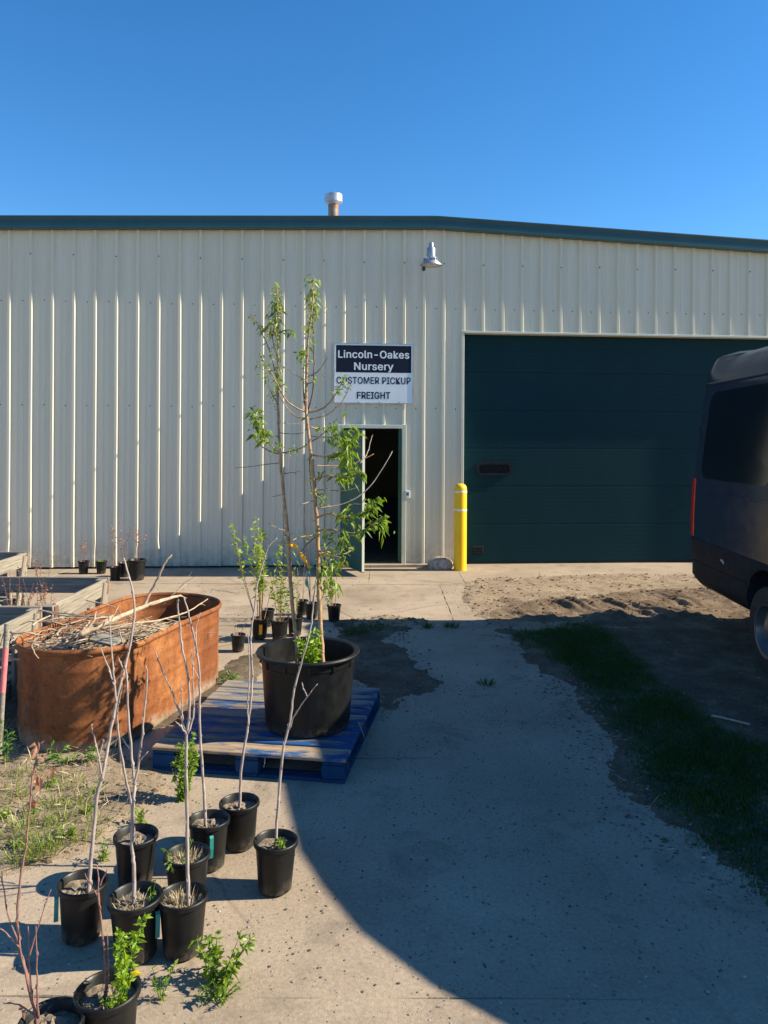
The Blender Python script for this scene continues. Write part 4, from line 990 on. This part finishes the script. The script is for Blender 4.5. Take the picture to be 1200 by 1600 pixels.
for k in range(10):
    a = 2*math.pi*k/10+.2; m = MB(); c_ = bc+Vector((math.cos(a)*.2575, math.sin(a)*.2575, .035)); m.box(c_, (.008, .034, .024), rotz(a), .003); m.build('drain_hole', M['dark'], bigpot)
TY = 4.82
def tree(label, trunk, r0, branches, leafsets, dz=0.0):
    b = trunk[0]; base = at(b[0], b[1], TY); base.z = bc.z+H-.15; t = empty('young_tree', base); tag(t, label, 'tree', 'young trees in the large pot')
    P = [Vector((at(*b, TY).x, TY, base.z-.02))]+[at(u, v, TY+.02*math.sin(i)) for i, (u, v) in enumerate(trunk)]
    sp = spline(P, 6); sp = [q+rv(.0022) for q in sp]; m = MB(); n_ = len(sp); rr = [r0*(1-(i/n_)**1.1*.86) for i in range(n_)]; m.tube(sp, rr, 9)
    for j in range(3, n_-4, 2):       # spur nubs
        d = (sp[j+1]-sp[j-1]).normalized(); s_ = d.cross(rv(1)).normalized(); l = rnd.uniform(.006, .022)
        m.tube([sp[j]+s_*rr[j]*.6, sp[j]+s_*(rr[j]+l)+d*l*.5], [.0035, .0014], 5)
    m.build('trunk', M['bark_tan'], t, smooth=True)
    lm = {'leaf': MB(), 'leaf_tip': MB(), 'leaf_y': MB()}
    for pts, w, dy, mt, leaf in branches:
        nn = len(pts); Pb = [at(u, v, TY+dy*(i/(nn-1))) for i, (u, v) in enumerate(pts)]; s = spline(Pb, 5); s = [q+rv(.0018) for q in s]
        mm = MB(); mm.tube(s, taper(len(s), .0062*w, .0022*w+.0004), 6)
        for j in range(3, len(s)-1, 4):
            d = (s[j+1]-s[j-1]).normalized(); q = d.cross(rv(1)).normalized(); mm.tube([s[j], s[j]+q*rnd.uniform(.008, .02)], [.0022, .0008], 4)
        mm.build('branch', M[mt], t, smooth=True)
        if leaf:
            kind, n, L, f0, sprd = leaf; leaves_along(lm[kind], s, int(n*1.25), L*.92, L*.37, .8, 1.0, f0*.85, sprd)
    leaves_along(lm['leaf_tip'], sp[int(n_*.55):], 60, .036, .014, .6, 1.0, 0, .006); leaves_along(lm['leaf'], sp[int(n_*.25):int(n_*.7)], 16, .042, .015, .6, 1.0, 0, .006)
    for u, v, su, sv, n, L, kind in leafsets:
        c = at(u, v, TY+rnd.uniform(-.1, .1))
        for _ in range(n):
            q = c+Vector((rnd.gauss(0, .5)*su*TY/1200, rnd.gauss(0, .5)*.05+rnd.gauss(0, .4)*su*TY/1200, rnd.gauss(0, .5)*sv*TY/1200)); d = rv(1); d.z = d.z*.5-.15; l = L*rnd.uniform(.6, 1.15)
            lm[kind].leaf(q, d, rv(1), l*.92, l*.38, rnd.uniform(.4, 1.3))
    for kind, q in lm.items():
        if q.v: tag(q.build('leaves', M[kind], t), kind='stuff')
    return t
trL = [(464,1003),(460,975),(453,901),(450.5,845),(446,799),(440.6,748),(437,692),(434,633),(433.5,601),(434,575),(434.4,546),(434.4,517),(434,487),(433.5,458),(432,448)]
trR = [(504,1034),(499,947),(497,862),(494,805),(490,748),(483,686),(479,648),(479,604),(479.6,563),(482,525),(486,496),(489,458),(490,437)]
def topleaves(tr, v0, v1, n): return [(tr[-1][0], (v0+v1)/2, 9, (v1-v0)*.55, n*2, .05, 'leaf_tip')]
brL = [
 ([(438,710),(417,703),(403,692),(396,681)], .9, -.1, 'bark_tan', None),
 ([(438,708),(424,696),(410,676),(401,645)], .8, -.12, 'bark_tan', ('leaf', 46, .062, .55, .018)),
 ([(441,708),(470,700),(493,686),(517,668),(527,652)], .8, .15, 'bark_dark', ('leaf', 8, .045, .1, .01)),
 ([(434,525),(417,517),(409,511),(391,491)], .7, .1, 'bark_tan', ('leaf_tip', 26, .045, .2, .008)),
 ([(434,602),(425,560),(413,528),(400,503)], .7, .15, 'bark_dark', ('leaf_tip', 18, .042, .3, .008)),
 ([(434,560),(428,540),(424,515),(417,490)], .5, .1, 'bark_dark', ('leaf_tip', 10, .04, .3, .008)),
 ([(435,520),(447,516),(457,518)], .6, -.1, 'bark_dark', ('leaf', 12, .045, .3, .01)),
 ([(438,723),(400,728),(367,731)], .45, .1, 'bark_dark', None),
 ([(435,632),(422,610),(419,590)], .5, .1, 'bark_dark', None),
 ([(449,829),(434,826),(419,817)], .45, -.1, 'bark_tan', None),
 ([(444,740),(470,737)], .4, -.1, 'bark_dark', None), ([(434,632),(413,628)], .4, 0, 'bark_pale', None), ([(446,772),(426,776)], .4, .1, 'bark_dark', None),
 ([(436,660),(455,662),(484,661)], .4, .1, 'bark_pale', None), ([(436,676),(455,678),(475,676)], .45, -.1, 'bark_dark', None),
 ([(451,850),(425,845),(400,835)], .5, .1, 'bark_tan', ('leaf', 6, .04, .2, .01)),
 ([(434,606),(445,600)], .5, -.05, 'bark_tan', ('leaf', 7, .045, .3, .01))]
lsL = topleaves(trL, 446, 530, 70) + [(434, 545, 7, 60, 34, .038, 'leaf_tip'), (427, 595, 14, 30, 40, .036, 'leaf_tip'), (409, 570, 12, 14, 26, .038, 'leaf_tip'), (399, 650, 12, 18, 34, .062, 'leaf'), (410, 677, 14, 14, 30, .065, 'leaf'), (432, 690, 10, 10, 8, .05, 'leaf'), (453, 870, 18, 30, 16, .045, 'leaf'), (457, 700, 14, 10, 9, .05, 'leaf')]
brR = [
 ([(480,645),(489,613),(491,575),(490,537),(489,505),(489,480)], 1.0, .06, 'bark_dark', ('leaf', 16, .045, .3, .008)),
 ([(477,640),(474,610),(474,587),(476,560)], .9, .05, 'bark_dark', ('leaf', 6, .045, .3, .008)),
 ([(480,645),(461,636),(447,625),(436,606),(425,585),(412,565),(405,552)], 1.0, -.12, 'bark_tan', ('leaf_tip', 24, .036, .55, .008)),
 ([(477,654),(458,648),(444,630),(434,607)], .8, .1, 'bark_tan', None),
 ([(482,645),(505,638),(520,622),(531,604),(540,587)], 1.0, -.2, 'bark_tan', ('leaf', 22, .05, .65, .012)),
 ([(484,655),(511,648),(531,632),(544,610),(548,600)], .8, .2, 'bark_dark', ('leaf', 6, .045, .75, .01)),
 ([(482,588),(497,580),(508,565),(512,556)], .8, -.1, 'bark_pale', None), ([(480,600),(498,592),(509,580)], .5, .1, 'bark_dark', None),
 ([(478,594),(462,586),(450,577)], .6, .1, 'bark_pale', None),
 ([(485,667),(500,670),(520,665)], .8, .1, 'bark_tan', ('leaf', 22, .048, .4, .014)),
 ([(486,681),(510,683),(534,684)], .9, -.15, 'bark_tan', ('leaf', 16, .06, .5, .01)),
 ([(489,711),(505,713),(523,711),(540,705)], 1.0, -.12, 'bark_tan', ('leaf', 22, .065, .55, .014)),
 ([(490,727),(520,728),(549,726),(584,709)], .6, .2, 'bark_tan', None), ([(563,724),(574,708),(578,692),(582,680)], .6, .2, 'bark_pale', None),
 ([(492,750),(511,743),(531,746),(556,737),(570,742)], 1.1, -.18, 'bark_tan', ('leaf', 36, .065, .5, .012)),
 ([(497,794),(535,788),(567,771),(589,745),(605,720),(613,705)], .85, .15, 'bark_pale', None),
 ([(497,808),(513,802),(533,808),(561,805),(581,794),(592,780)], 1.15, -.2, 'bark_tan', ('leaf', 44, .068, .45, .012)),
 ([(498,829),(521,828),(550,833),(572,826),(589,813),(604,807)], 1.1, -.25, 'bark_tan', ('leaf', 40, .068, .55, .010)),
 ([(498,861),(521,859),(545,850)], .9, -.1, 'bark_tan', ('leaf', 22, .06, .3, .02)),
 ([(494,836),(470,839),(456,845)], .9, -.1, 'bark_tan', ('leaf', 6, .05, .3, .01)),
 ([(498,862),(525,868),(545,862),(552,855)], .7, .15, 'bark_tan', ('leaf', 14, .05, .4, .014)),
 ([(498,866),(538,874),(518,895),(516,935)], .7, -.1, 'bark_tan', ('leaf', 26, .055, .3, .016)),
 ([(492,782),(478,786),(468,788)], .6, -.1, 'bark_pale', None), ([(485,700),(484,730),(487,770)], .8, .08, 'bark_dark', ('leaf', 6, .04, .1, .01)),
 ([(492,765),(515,766),(545,766),(560,760)], .45, .15, 'bark_dark', None), ([(499,835),(480,850),(466,870)], .6, .1, 'bark_dark', None)]
lsR = topleaves(trR, 434, 505, 58) + [(482, 520, 8, 40, 26, .036, 'leaf_tip'), (473, 552, 10, 12, 26, .048, 'leaf'), (545, 685, 17, 26, 70, .066, 'leaf'), (543, 715, 18, 26, 70, .066, 'leaf'), (538, 742, 18, 12, 30, .06, 'leaf'), (503, 772, 10, 16, 18, .05, 'leaf'), (585, 780, 16, 8, 18, .066, 'leaf'), (535, 838, 20, 14, 36, .066, 'leaf'), (598, 822, 16, 14, 22, .066, 'leaf'), (510, 880, 18, 18, 34, .062, 'leaf'), (515, 910, 20, 20, 42, .062, 'leaf'), (540, 800, 18, 10, 22, .06, 'leaf'), (505, 742, 12, 10, 12, .045, 'leaf')]
treeL = tree('young tree with the thinner left leaning trunk in the large pot', trL, .0135, brL, lsL)
treeR = tree('young tree with the straighter right trunk and most of the leaves', trR, .0165, brR, lsR)
plant('dense yellow green shoots inside the large pot', Vector((at(485, 1020, TY).x, TY-.03, bc.z+H-.15)), .26, 12, .10, 30, .05, .02, 'leaf_y', name='leafy_shoots', cat='plant', f0=.05)
# ribbons tied to the left tree
def ribbon(label, pts, w, mat, Y):
    m = MB(); P = spline([at(u, v, Y) for u, v in pts], 6); v = []
    for i, q in enumerate(P):
        d = (P[min(i+1, len(P)-1)]-P[max(i-1, 0)]).normalized(); s_ = Vector((0, 1, 0)).cross(d).normalized(); s_ = (s_*math.cos(i*.35)+Vector((0, 1, 0))*math.sin(i*.35)*.6); n_ = d.cross(s_).normalized()*.0012
        v += [q-s_*w/2-n_, q+s_*w/2-n_, q+s_*w/2+n_, q-s_*w/2+n_]
    f = [(0, 1, 2, 3)]
    for i in range(len(P)-1): f += [(i*4+k, i*4+(k+1) % 4, i*4+4+(k+1) % 4, i*4+4+k) for k in range(4)]
    m.add(v, f); c = P[0]; return tag(m.build('ribbon', M[mat], None, loc=c), label, 'ribbon', 'ribbons tied to the young trees')
ribbon('orange yellow flagging ribbon tied between the two trunks', [(449,853),(455,850),(465,858),(474,872),(482,884),(485,888)], .026, 'orange', TY-.05)
ribbon('teal ribbon hanging beside the right trunk', [(490,884),(484,890),(479,900),(479,912),(482,920)], .018, 'teal', TY-.04)

# ================================================================== STOCK TANK
C0 = Vector((-1.93, 5.04, 0)); TDIR = Vector((.23, .973, 0)).normalized(); TN = Vector((TDIR.y, -TDIR.x, 0)); TLn, TRd, THt = .97, .43, .63
tank = empty('stock_tank', C0+TDIR*TLn/2); tag(tank, 'rusty oval metal stock tank full of dead branches', 'stock tank')
def oval(r, z, n=22):
    out = []
    for k in range(n+1): a = -math.pi*k/n; out.append(C0+TN*(r*math.cos(a))+TDIR*(r*math.sin(a))+Vector((0, 0, z)))
    L = 10
    for k in range(1, L): out.append(C0-TN*r+TDIR*(TLn*k/L)+Vector((0, 0, z)))
    for k in range(n+1): a = math.pi-math.pi*k/n; out.append(C0+TDIR*TLn+TN*(r*math.cos(a))+TDIR*(r*math.sin(a))+Vector((0, 0, z)))
    for k in range(1, L): out.append(C0+TN*r+TDIR*(TLn-TLn*k/L)+Vector((0, 0, z)))
    return out
def loft(prof, mat, name, parent, warp=0.0, smooth=40):
    m = MB(); n = None
    for r, z in prof:
        ring = oval(r, z)
        if warp: ring = [p+TN*(.006*math.sin(i*.31)+.003*math.sin(i*.83))*warp*min(1, z/.3)+Vector((0, 0, .008*math.sin(i*.22)*(z > .5))) for i, p in enumerate(ring)]
        n = len(ring); m.v += [tuple(p) for p in ring]
    for j in range(len(prof)-1):
        for k in range(n): m.f.append((j*n+k, j*n+(k+1) % n, (j+1)*n+(k+1) % n, (j+1)*n+k))
    return m.build(name, mat, parent, smooth=smooth)
pr = [(TRd-.03, 0), (TRd-.02, .01)]
for z in np.linspace(.03, THt-.025, 40):
    b = 0
    for zc in (.17, .34, .50): b += .006*math.exp(-((z-zc)/.014)**2)
    pr.append((TRd-.015+.012*z+b, float(z)))
inner = [(r-.006, z) for r, z in pr[:1:-1]]
loft(pr+inner[:], M['rust'], 'tank_wall', tank, 1.0)
loft([(TRd-.010, THt-.034), (TRd+.002, THt-.038), (TRd+.011, THt-.03), (TRd+.014, THt-.018), (TRd+.010, THt-.006), (TRd+.0, THt), (TRd-.009, THt-.006), (TRd-.012, THt-.02)], M['rust'], 'rolled_rim', tank, 1.0, 60)
m = MB(); ring = oval(TRd-.03, THt-.13); n = len(ring); c0 = C0+TDIR*TLn/2; tr_ = random.Random(9)
m.v.append(tuple(c0+Vector((0, 0, THt-.11))))
for f in (.33, .66, .86, 1.0):
    for i, p in enumerate(ring):
        q = c0.lerp(Vector((p.x, p.y, 0)), f); m.v.append((q.x, q.y, THt-.15+tr_.uniform(-.03, .035)-(.10 if (q-C0).dot(TDIR) > TLn*.75 else 0)))
for i in range(n): m.f.append((0, 1+i, 1+(i+1) % n))
for j in range(3):
    for i in range(n): m.f.append((1+j*n+i, 1+(j+1)*n+i, 1+(j+1)*n+(i+1) % n, 1+j*n+(i+1) % n))
m.build('fill_soil', M['potsoil'], tank)
DB = 'dead branches lying in the rusty tank'
def branch(label, pts, r0, r1, twigs=0, mat='dead_wood'):
    P = [at(*p) for p in pts]; s = spline(P, 6); s = [q+rv(.003) for q in s]; m = MB(); m.tube(s, taper(len(s), r0, r1), 8)
    for _ in range(twigs):
        i = rnd.randrange(2, len(s)-1); d = (s[i]-s[i-1]).normalized(); q = (d+rv(.8)).normalized(); L = rnd.uniform(.08, .22); m.tube([s[i], s[i]+q*L*.5+rv(.01), s[i]+q*L+rv(.02)], [r1*1.1, r1*.8, r1*.3], 5)
    o = m.build('dead_branch', M[mat], None, smooth=True, loc=P[0]); return tag(o, label, 'branch', DB)
branch('thickest pale dead branch lying lengthwise on the tank', [(123,992,4.95),(167,973,5.1),(213,953,5.35),(253,938,5.6),(277,932,5.85)], .021, .010, 4)
branch('dead branch rising out of the tank towards upper right', [(224,950,5.45),(235,925,5.5),(247,903,5.5),(257,880,5.5),(269,867,5.52)], .010, .007, 0)
branch('long thin dead branch across the tank middle', [(157,982,5.0),(205,975,5.1),(250,969,5.3),(290,957,5.6),(325,936,5.9)], .008, .004, 4)
branch('thin dead branch under the long one, nearer the front rim', [(165,986,4.9),(210,977,5.0),(258,984,5.1)], .007, .004, 2)
branch('curved twig arching above the back rim of the tank', [(135,938,5.7),(160,943,5.7),(180,950,5.7),(196,966,5.5)], .005, .003, 1)
branch('brown dead branch across the near end of the tank', [(60,968,5.5),(95,976,5.4),(130,975,5.3),(170,978,5.2)], .010, .005, 5, 'bark_tan')
branch('dead branch sticking out over the left rim', [(-10,1012,4.9),(30,1013,4.95),(70,1010,5.0),(105,1004,5.1)], .009, .006, 4)
branch('second dead branch over the left rim, higher up', [(20,1002,5.0),(60,1003,5.0),(100,1000,5.05),(118,995,5.1)], .006, .004, 4)
branch('hooked twig hanging over the near rim of the tank', [(60,1009,4.66),(50,1006,4.62),(53,1018,4.58),(60,1028,4.57)], .006, .003, 0)
branch('thin twig rising over the far end of the tank', [(255,945,5.7),(275,925,5.75),(298,902,5.8)], .004, .0015, 2)
tw = MB(); twr = random.Random(3)
for _ in range(200):
    f = twr.random(); q = C0+TDIR*(TLn*f*1.0)+TN*twr.uniform(-.36, .36)+Vector((0, 0, THt-.11+twr.uniform(-.03, .07)-(.10 if f > .75 else 0)))
    a = twr.gauss(.5, .7); d = (TDIR*math.cos(a)+TN*math.sin(a)+Vector((0, 0, twr.uniform(-.12, .16)))).normalized(); L = twr.uniform(.06, .30); r = twr.uniform(.0015, .005)
    tw.tube([q-d*L/2, q+rv(.01), q+d*L/2], [r, r*.9, r*.5], 5)
for _ in range(90):
    q = C0+TDIR*twr.uniform(-.3, .35)+TN*twr.uniform(-.42, .1)+Vector((0, 0, THt+twr.uniform(-.08, .07))); a = twr.gauss(1.15, .85)
    d = (TDIR*math.cos(a)+TN*math.sin(a)+Vector((0, 0, twr.uniform(-.15, .12)))).normalized(); L = twr.uniform(.12, .5); r = .0015+.0075*twr.random()**2.5
    tw.tube([q-d*L/2, q-d*L*.15+rv(.015), q+d*L*.2+rv(.015), q+d*L/2], [r, r*.95, r*.8, r*.4], 5)
tag(tw.build('twig_litter', M['dead_wood'], None, loc=C0), 'litter of brown twigs heaped inside the rusty tank', 'twigs', kind='stuff')
pc = at(156, 1000, 4.93); m = MB(); m.box((0, 0, 0), (.24, .11, .02), None, .003); o = m.build('plank', M['plank'], None); o.location = pc+Vector((.01, .05, -.005)); o.rotation_euler = (R(14), R(6), R(-22)); tag(o, 'short grey board end lying on the twigs in the tank', 'board')

# ================================================================== WOODEN CRATES
def crate(label, corner, W, L, H_, bh, seed, full=True):
    """corner = back right corner on the ground; W leftwards, L towards the camera"""
    r = random.Random(seed); t = empty('wooden_crate', corner); tag(t, label, 'crate', 'weathered wooden crates behind the tank')
    def b(name, mat, x, y, z, sx, sy, sz, rx=0, ry=0, rz=0):    # length along local x of the board
        ax = max((sx, 0), (sy, 1), (sz, 2))[1]; m = MB()
        if ax == 0: m.box((0,0,0), (sx, sy, sz), None, .004); e = Euler((rx, ry, rz)).to_matrix()
        elif ax == 1: m.box((0,0,0), (sy, sx, sz), None, .004); e = Euler((rx, ry, rz)).to_matrix() @ rotz(R(90))
        else: m.box((0,0,0), (sz, sy, sx), None, .004); e = Euler((rx, ry, rz)).to_matrix() @ Matrix.Rotation(R(-90), 3, 'Y')
        o = m.build(name, M[mat], None); o.parent = t; o.location = (x, y, z); o.rotation_euler = e.to_euler()
    j = lambda: r.uniform(-.008, .008)
    for x, y in ((-.05, -.05), (-.05, -L+.05), (-W+.05, -.05), (-W+.05, -L+.05)): b('post', 'grey_wood', x+j(), y+j(), H_/2-.005, .085, .085, H_-.01)
    for x, y in ((-.05, -.05), (-.05, -L+.05)): b('corner_block', 'brown_wood', x+.046, y, H_-bh/2-.01, .02, .07, bh-.02)
    b('top_rail', 'grey_wood', -.012, -L/2, H_-bh/2, .024, L-.1, bh, 0, 0, j()*.5); b('top_rail', 'grey_wood', -W+.012, -L/2, H_-bh/2, .024, L-.1, bh)
    b('top_rail', 'grey_wood', -W/2, .006, H_-bh/2, W, .024, bh); b('top_rail', 'grey_wood', -W/2, -L-.006, H_-bh/2-.01, W, .024, bh)
    for q in (.34, .62): b('slat', 'grey_wood', -.02, -L*q, H_*.36, .03, .075, H_*.66, 0, 0, 0)
    b('brace', 'grey_wood', .006, -L*.17, H_*.5, .025, .08, H_*.95, R(-18), 0, 0)
    b('brace', 'grey_wood', .006, -L*.85, H_*.45, .025, .08, H_*.85, R(16), 0, 0)
    for q in (.2, .5, .8): b('slat', 'grey_wood', -W*q, -.012, H_*.35, .08, .03, H_*.62)
    b('bottom_rail', 'grey_wood', -.055, -L/2, .10, .024, L-.2, .09); b('bottom_rail', 'grey_wood', -W/2, -.05, .10, W-.2, .024, .09)
    for k in range(5): b('floor_board', 'grey_wood', -W/2, -.12-(L-.24)*k/4, .17, W-.1, .13, .02)
crate('weathered grey wooden crate frame directly behind the rusty tank', (-2.60, 7.28, -.02), 1.9, 1.22, .62, .15, 1)
crate('weathered wooden crate at the left edge beside the tank near end', (-2.66, 5.98, -.02), 1.5, 1.10, .62, .16, 2)
crate('farthest wooden crate at the left edge near the wall', (-3.98, 8.62, -.02), 1.4, 1.15, .66, .15, 3)
st = empty('painted_stake', at(3, 1085, 4.55)); st.location.z = 0
tag(st, 'wooden stake painted pink at the left edge beside the tank', 'stake')
a_, b_ = at(4, 1082, 4.55), at(9, 1013, 4.58); c_ = at(11, 975, 4.6); m = MB(); m.tube([a_+Vector((0, 0, .0)), b_], .017, 12); m.build('painted_end', M['pink'], st, smooth=40)
m = MB(); m.tube([b_, c_], .0165, 12); m.build('bare_shaft', M['grey_wood'], st, smooth=40)
m = MB(); m.tube([Vector((a_.x-.02, a_.y, 0)), a_], .016, 12); m.build('bare_foot', M['grey_wood'], st, smooth=40)
# dried plants growing in the crates
CR = 'dried plants growing up through the crates'
for (u, v, Y, h, n, lab) in [(25,945,7.0,.42,6,'brown dried plant standing in the left of the middle crate'),(58,940,6.9,.45,9,'dense red brown dried plant in the middle crate'),(80,935,6.8,.40,4,'thin dried plant right in the middle crate'),(40,905,8.2,.3,4,'dried plant in front of the farthest crate'),(65,900,8.6,.45,5,'dried plant with seed heads between crates and wall')]:
    q = at(u, v, Y); plant(lab, Vector((q.x, Y, .12)), h+.12, n, .16, 12, .028, .016, 'leaf_dead', stem='bark_red', name='dry_plant', cat='dry plant', group=CR, f0=.35, sr=.003)

# ================================================================== GRASS, STRAW, GRAVEL
GR = [(.0, .0)]
GRP = gp([(800,990),(830,978),(930,978),(985,1005),(1040,1060),(1120,1120),(1260,1200)]) + [(2.6, 4.4), (2.2, 2.7), (1.75, 2.45)] + gp([(1150,1364),(1070,1304),(998,1243),(952,1150),(890,1065),(832,1025)])
def blades(name, poly, n, h0, h1, w, mat, label, cat, lay=0.0, edge=.25, zoff=0.0, seed=1, dense=1.0):
    g = np.random.default_rng(seed); P = np.array(poly); lo, hi = P.min(0)-edge*.5, P.max(0)+edge*.5
    q = g.random((n*4, 2))*(hi-lo)+lo; sd = sdist(q[:, 0], q[:, 1], poly) + .35*fbm(q[:, 0], q[:, 1], 2.5, 21, 3)
    pr_ = np.clip(sd/edge, 0, 1)*np.clip(.55+1.5*fbm(q[:, 0], q[:, 1], 3.5, 33, 3), .1, 1); q = q[g.random(len(q)) < pr_][:n]; k = len(q)
    z = np.maximum(soil_h(q[:, 0], q[:, 1]), 0)+zoff; a = g.random(k)*6.283; l = h0+(h1-h0)*g.random(k)**1.5
    tilt = lay if lay else .45; ta = g.random(k)*6.283; r = tilt*g.random(k) if not lay else lay*(.8+.2*g.random(k))
    dx, dy, dz = np.cos(ta)*r, np.sin(ta)*r, np.sqrt(np.maximum(.0004, 1-r*r)); base = np.stack([q[:, 0], q[:, 1], z], 1); s_ = np.stack([np.cos(a), np.sin(a), 0*a], 1)*(w*(.6+.8*g.random(k)))[:, None]/2
    d = np.stack([dx, dy, dz], 1)*l[:, None]; v = np.stack([base-s_, base+s_, base+d*.6+s_*.6+np.array([0, 0, .0]), base+d+np.stack([dx, dy, 0*dx], 1)*(l*.3)[:, None]], 1).reshape(-1, 3)
    i = np.arange(k)*4; f = np.concatenate([np.stack([i, i+1, i+2], 1), np.stack([i, i+2, i+3], 1)])
    me = bpy.data.meshes.new(name); me.from_pydata(v.tolist(), [], f.tolist()); return tag(link(name, me, mat), label, cat, kind='stuff')
blades('grass', GRP, 72000, .012, .038, .005, M['grass'], 'dark green grass strip in shadow between path and van', 'grass')
blades('straw', SOIL[2], 3000, .02, .10, .003, M['straw'], 'dry straw littering the weedy dirt left of the pots', 'straw', lay=.97, zoff=.006, seed=4)
blades('dry_stubble', SOIL[2], 900, .04, .12, .004, M['straw'], 'dry upright stubble in the weedy dirt on the left', 'stubble', seed=6)
edge_poly = gp([(905,1060),(960,1130),(1010,1240),(1090,1310),(1180,1390),(1150,1420),(1060,1340),(980,1290),(900,1150),(860,1060)])
blades('straw_wisps', edge_poly, 60, .03, .11, .002, M['straw'], 'few dry grass wisps along the shaded path edge', 'straw', lay=.985, zoff=.006, seed=8)
gv = []; gf = []; gg = np.random.default_rng(12)
def pebbles(n, x0, x1, y0, y1, s0, s1, poly=None):
    q = gg.random((n*12, 2))*np.array([x1-x0, y1-y0])+np.array([x0, y0]); q = q[np.abs(q[:, 0]) < .56*q[:, 1]+.2]
    if poly is not None: q = q[(sdist(q[:, 0], q[:, 1], poly) > -.12) | (gg.random(len(q)) < .03)]
    q = q[:n]; Z = np.maximum(soil_h(q[:, 0], q[:, 1]), .001)
    for (x, y), zz in zip(q.tolist(), Z.tolist()):
        s_ = s0+(s1-s0)*gg.random()**3; b = len(gv); a0 = gg.random()*6.28; fl = gg.uniform(.5, .8)
        for k in range(5):
            a = a0+1.2566*k+gg.uniform(-.25, .25); rr = s_*gg.uniform(.8, 1.2); gv.append((x+rr*math.cos(a), y+rr*math.sin(a), zz+s_*.25*gg.random()))
        gv.append((x+s_*.2, y, zz+s_*fl)); gv.append((x-s_*.25, y+s_*.2, zz+s_*fl*.9))
        for k in range(5): gf.append((b+k, b+(k+1) % 5, b+5 if k < 2 else b+6))
        gf.append((b+2, b+6, b+5)); gf.append((b+0, b+5, b+6))
pebbles(9000, -2.2, 2.6, 2.1, 6.0, .0018, .0075); pebbles(1600, .1, 2.4, 2.4, 6.0, .003, .0085); pebbles(1500, -3, 3, 5, 10.5, .003, .012)
ep = np.array(edge_poly)
pebbles(900, .8, 2.2, 2.2, 6.5, .003, .012, edge_poly)
me = bpy.data.meshes.new('gravel'); me.from_pydata(gv, [], gf); tag(link('gravel', me, M['gravel']), 'loose grit and pebbles scattered over the concrete path', 'gravel', kind='stuff')
cl = MB(); cr = random.Random(77)
def clod(x, y, s_, z):
    z = max(z, -.004); b = len(cl.v); a0 = cr.random()*6.28; e = cr.uniform(1.0, 2.0)
    for k in range(6): a = a0+1.047*k; q = s_*cr.uniform(.75, 1.25); cl.v.append((x+q*e*math.cos(a), y+q*math.sin(a), z-.2*s_))
    for k in range(4): a = a0+1.57*k+.5; q = s_*cr.uniform(.35, .75); cl.v.append((x+q*e*math.cos(a), y+q*math.sin(a), z+s_*cr.uniform(.4, .85)))
    cl.f.extend([(b,b+1,b+6),(b+1,b+2,b+7,b+6),(b+2,b+3,b+7),(b+3,b+4,b+8,b+7),(b+4,b+5,b+9,b+8),(b+5,b,b+6,b+9),(b+6,b+7,b+8,b+9)])
for poly, nn, s0, s1, pw in ((RUT, 1300, .003, .026, 3.2), (SOIL[0], 1500, .004, .02, 2), (SOIL[1], 700, .004, .022, 2), (SOIL[2], 700, .003, .014, 2), (edge_poly, 700, .003, .014, 2)):
    P_ = np.array(poly); lo, hi = P_.min(0)-.3, P_.max(0)+.3; c = 0; tries = 0
    pts_ = np.random.default_rng(nn).random((nn*8, 2))*(hi-lo)+lo; sd_ = sdist(pts_[:, 0], pts_[:, 1], poly); zz_ = soil_h(pts_[:, 0], pts_[:, 1])
    for (x, y), d_, z_ in zip(pts_, sd_, zz_):
        if c >= nn: break
        if d_ < -.25 or abs(x) > .56*y+.3 or cr.random() > math.exp(-abs(d_)*1.6)+.15 or (d_ < 0 and cr.random() > math.exp(d_*9)): continue
        c += 1; clod(float(x), float(y), s0+(s1-s0)*cr.random()**pw*(1 if d_ > 0 else .6), float(z_))
tag(cl.build('soil_clods', M['rut_dirt']), 'loose soil crumbs and clods along the dirt edges and tyre ruts', 'soil', kind='stuff')
# stick beside the van and a stem by the pallet
m = MB(); P = [gr(1112, 1118, .02), gr(1140, 1124, .03), gr(1172, 1132, .02)]; m.tube(spline(P, 4), .008, 6); tag(m.build('stick', M['dead_wood'], None, smooth=True, loc=P[0]), 'pale stick lying on dark soil next to the van', 'stick')
m = MB(); P = [gr(575, 1165), at(567, 1145, 4.55), at(560, 1128, 4.5)]; m.tube(spline(P, 4), .002, 5); m.tube([gr(572, 1160), at(583, 1142, 4.6)], .0015, 5); tag(m.build('dry_stalk', M['straw'], None, loc=P[0]), 'thin dry stalk standing at the right side of the pallet', 'stalk')
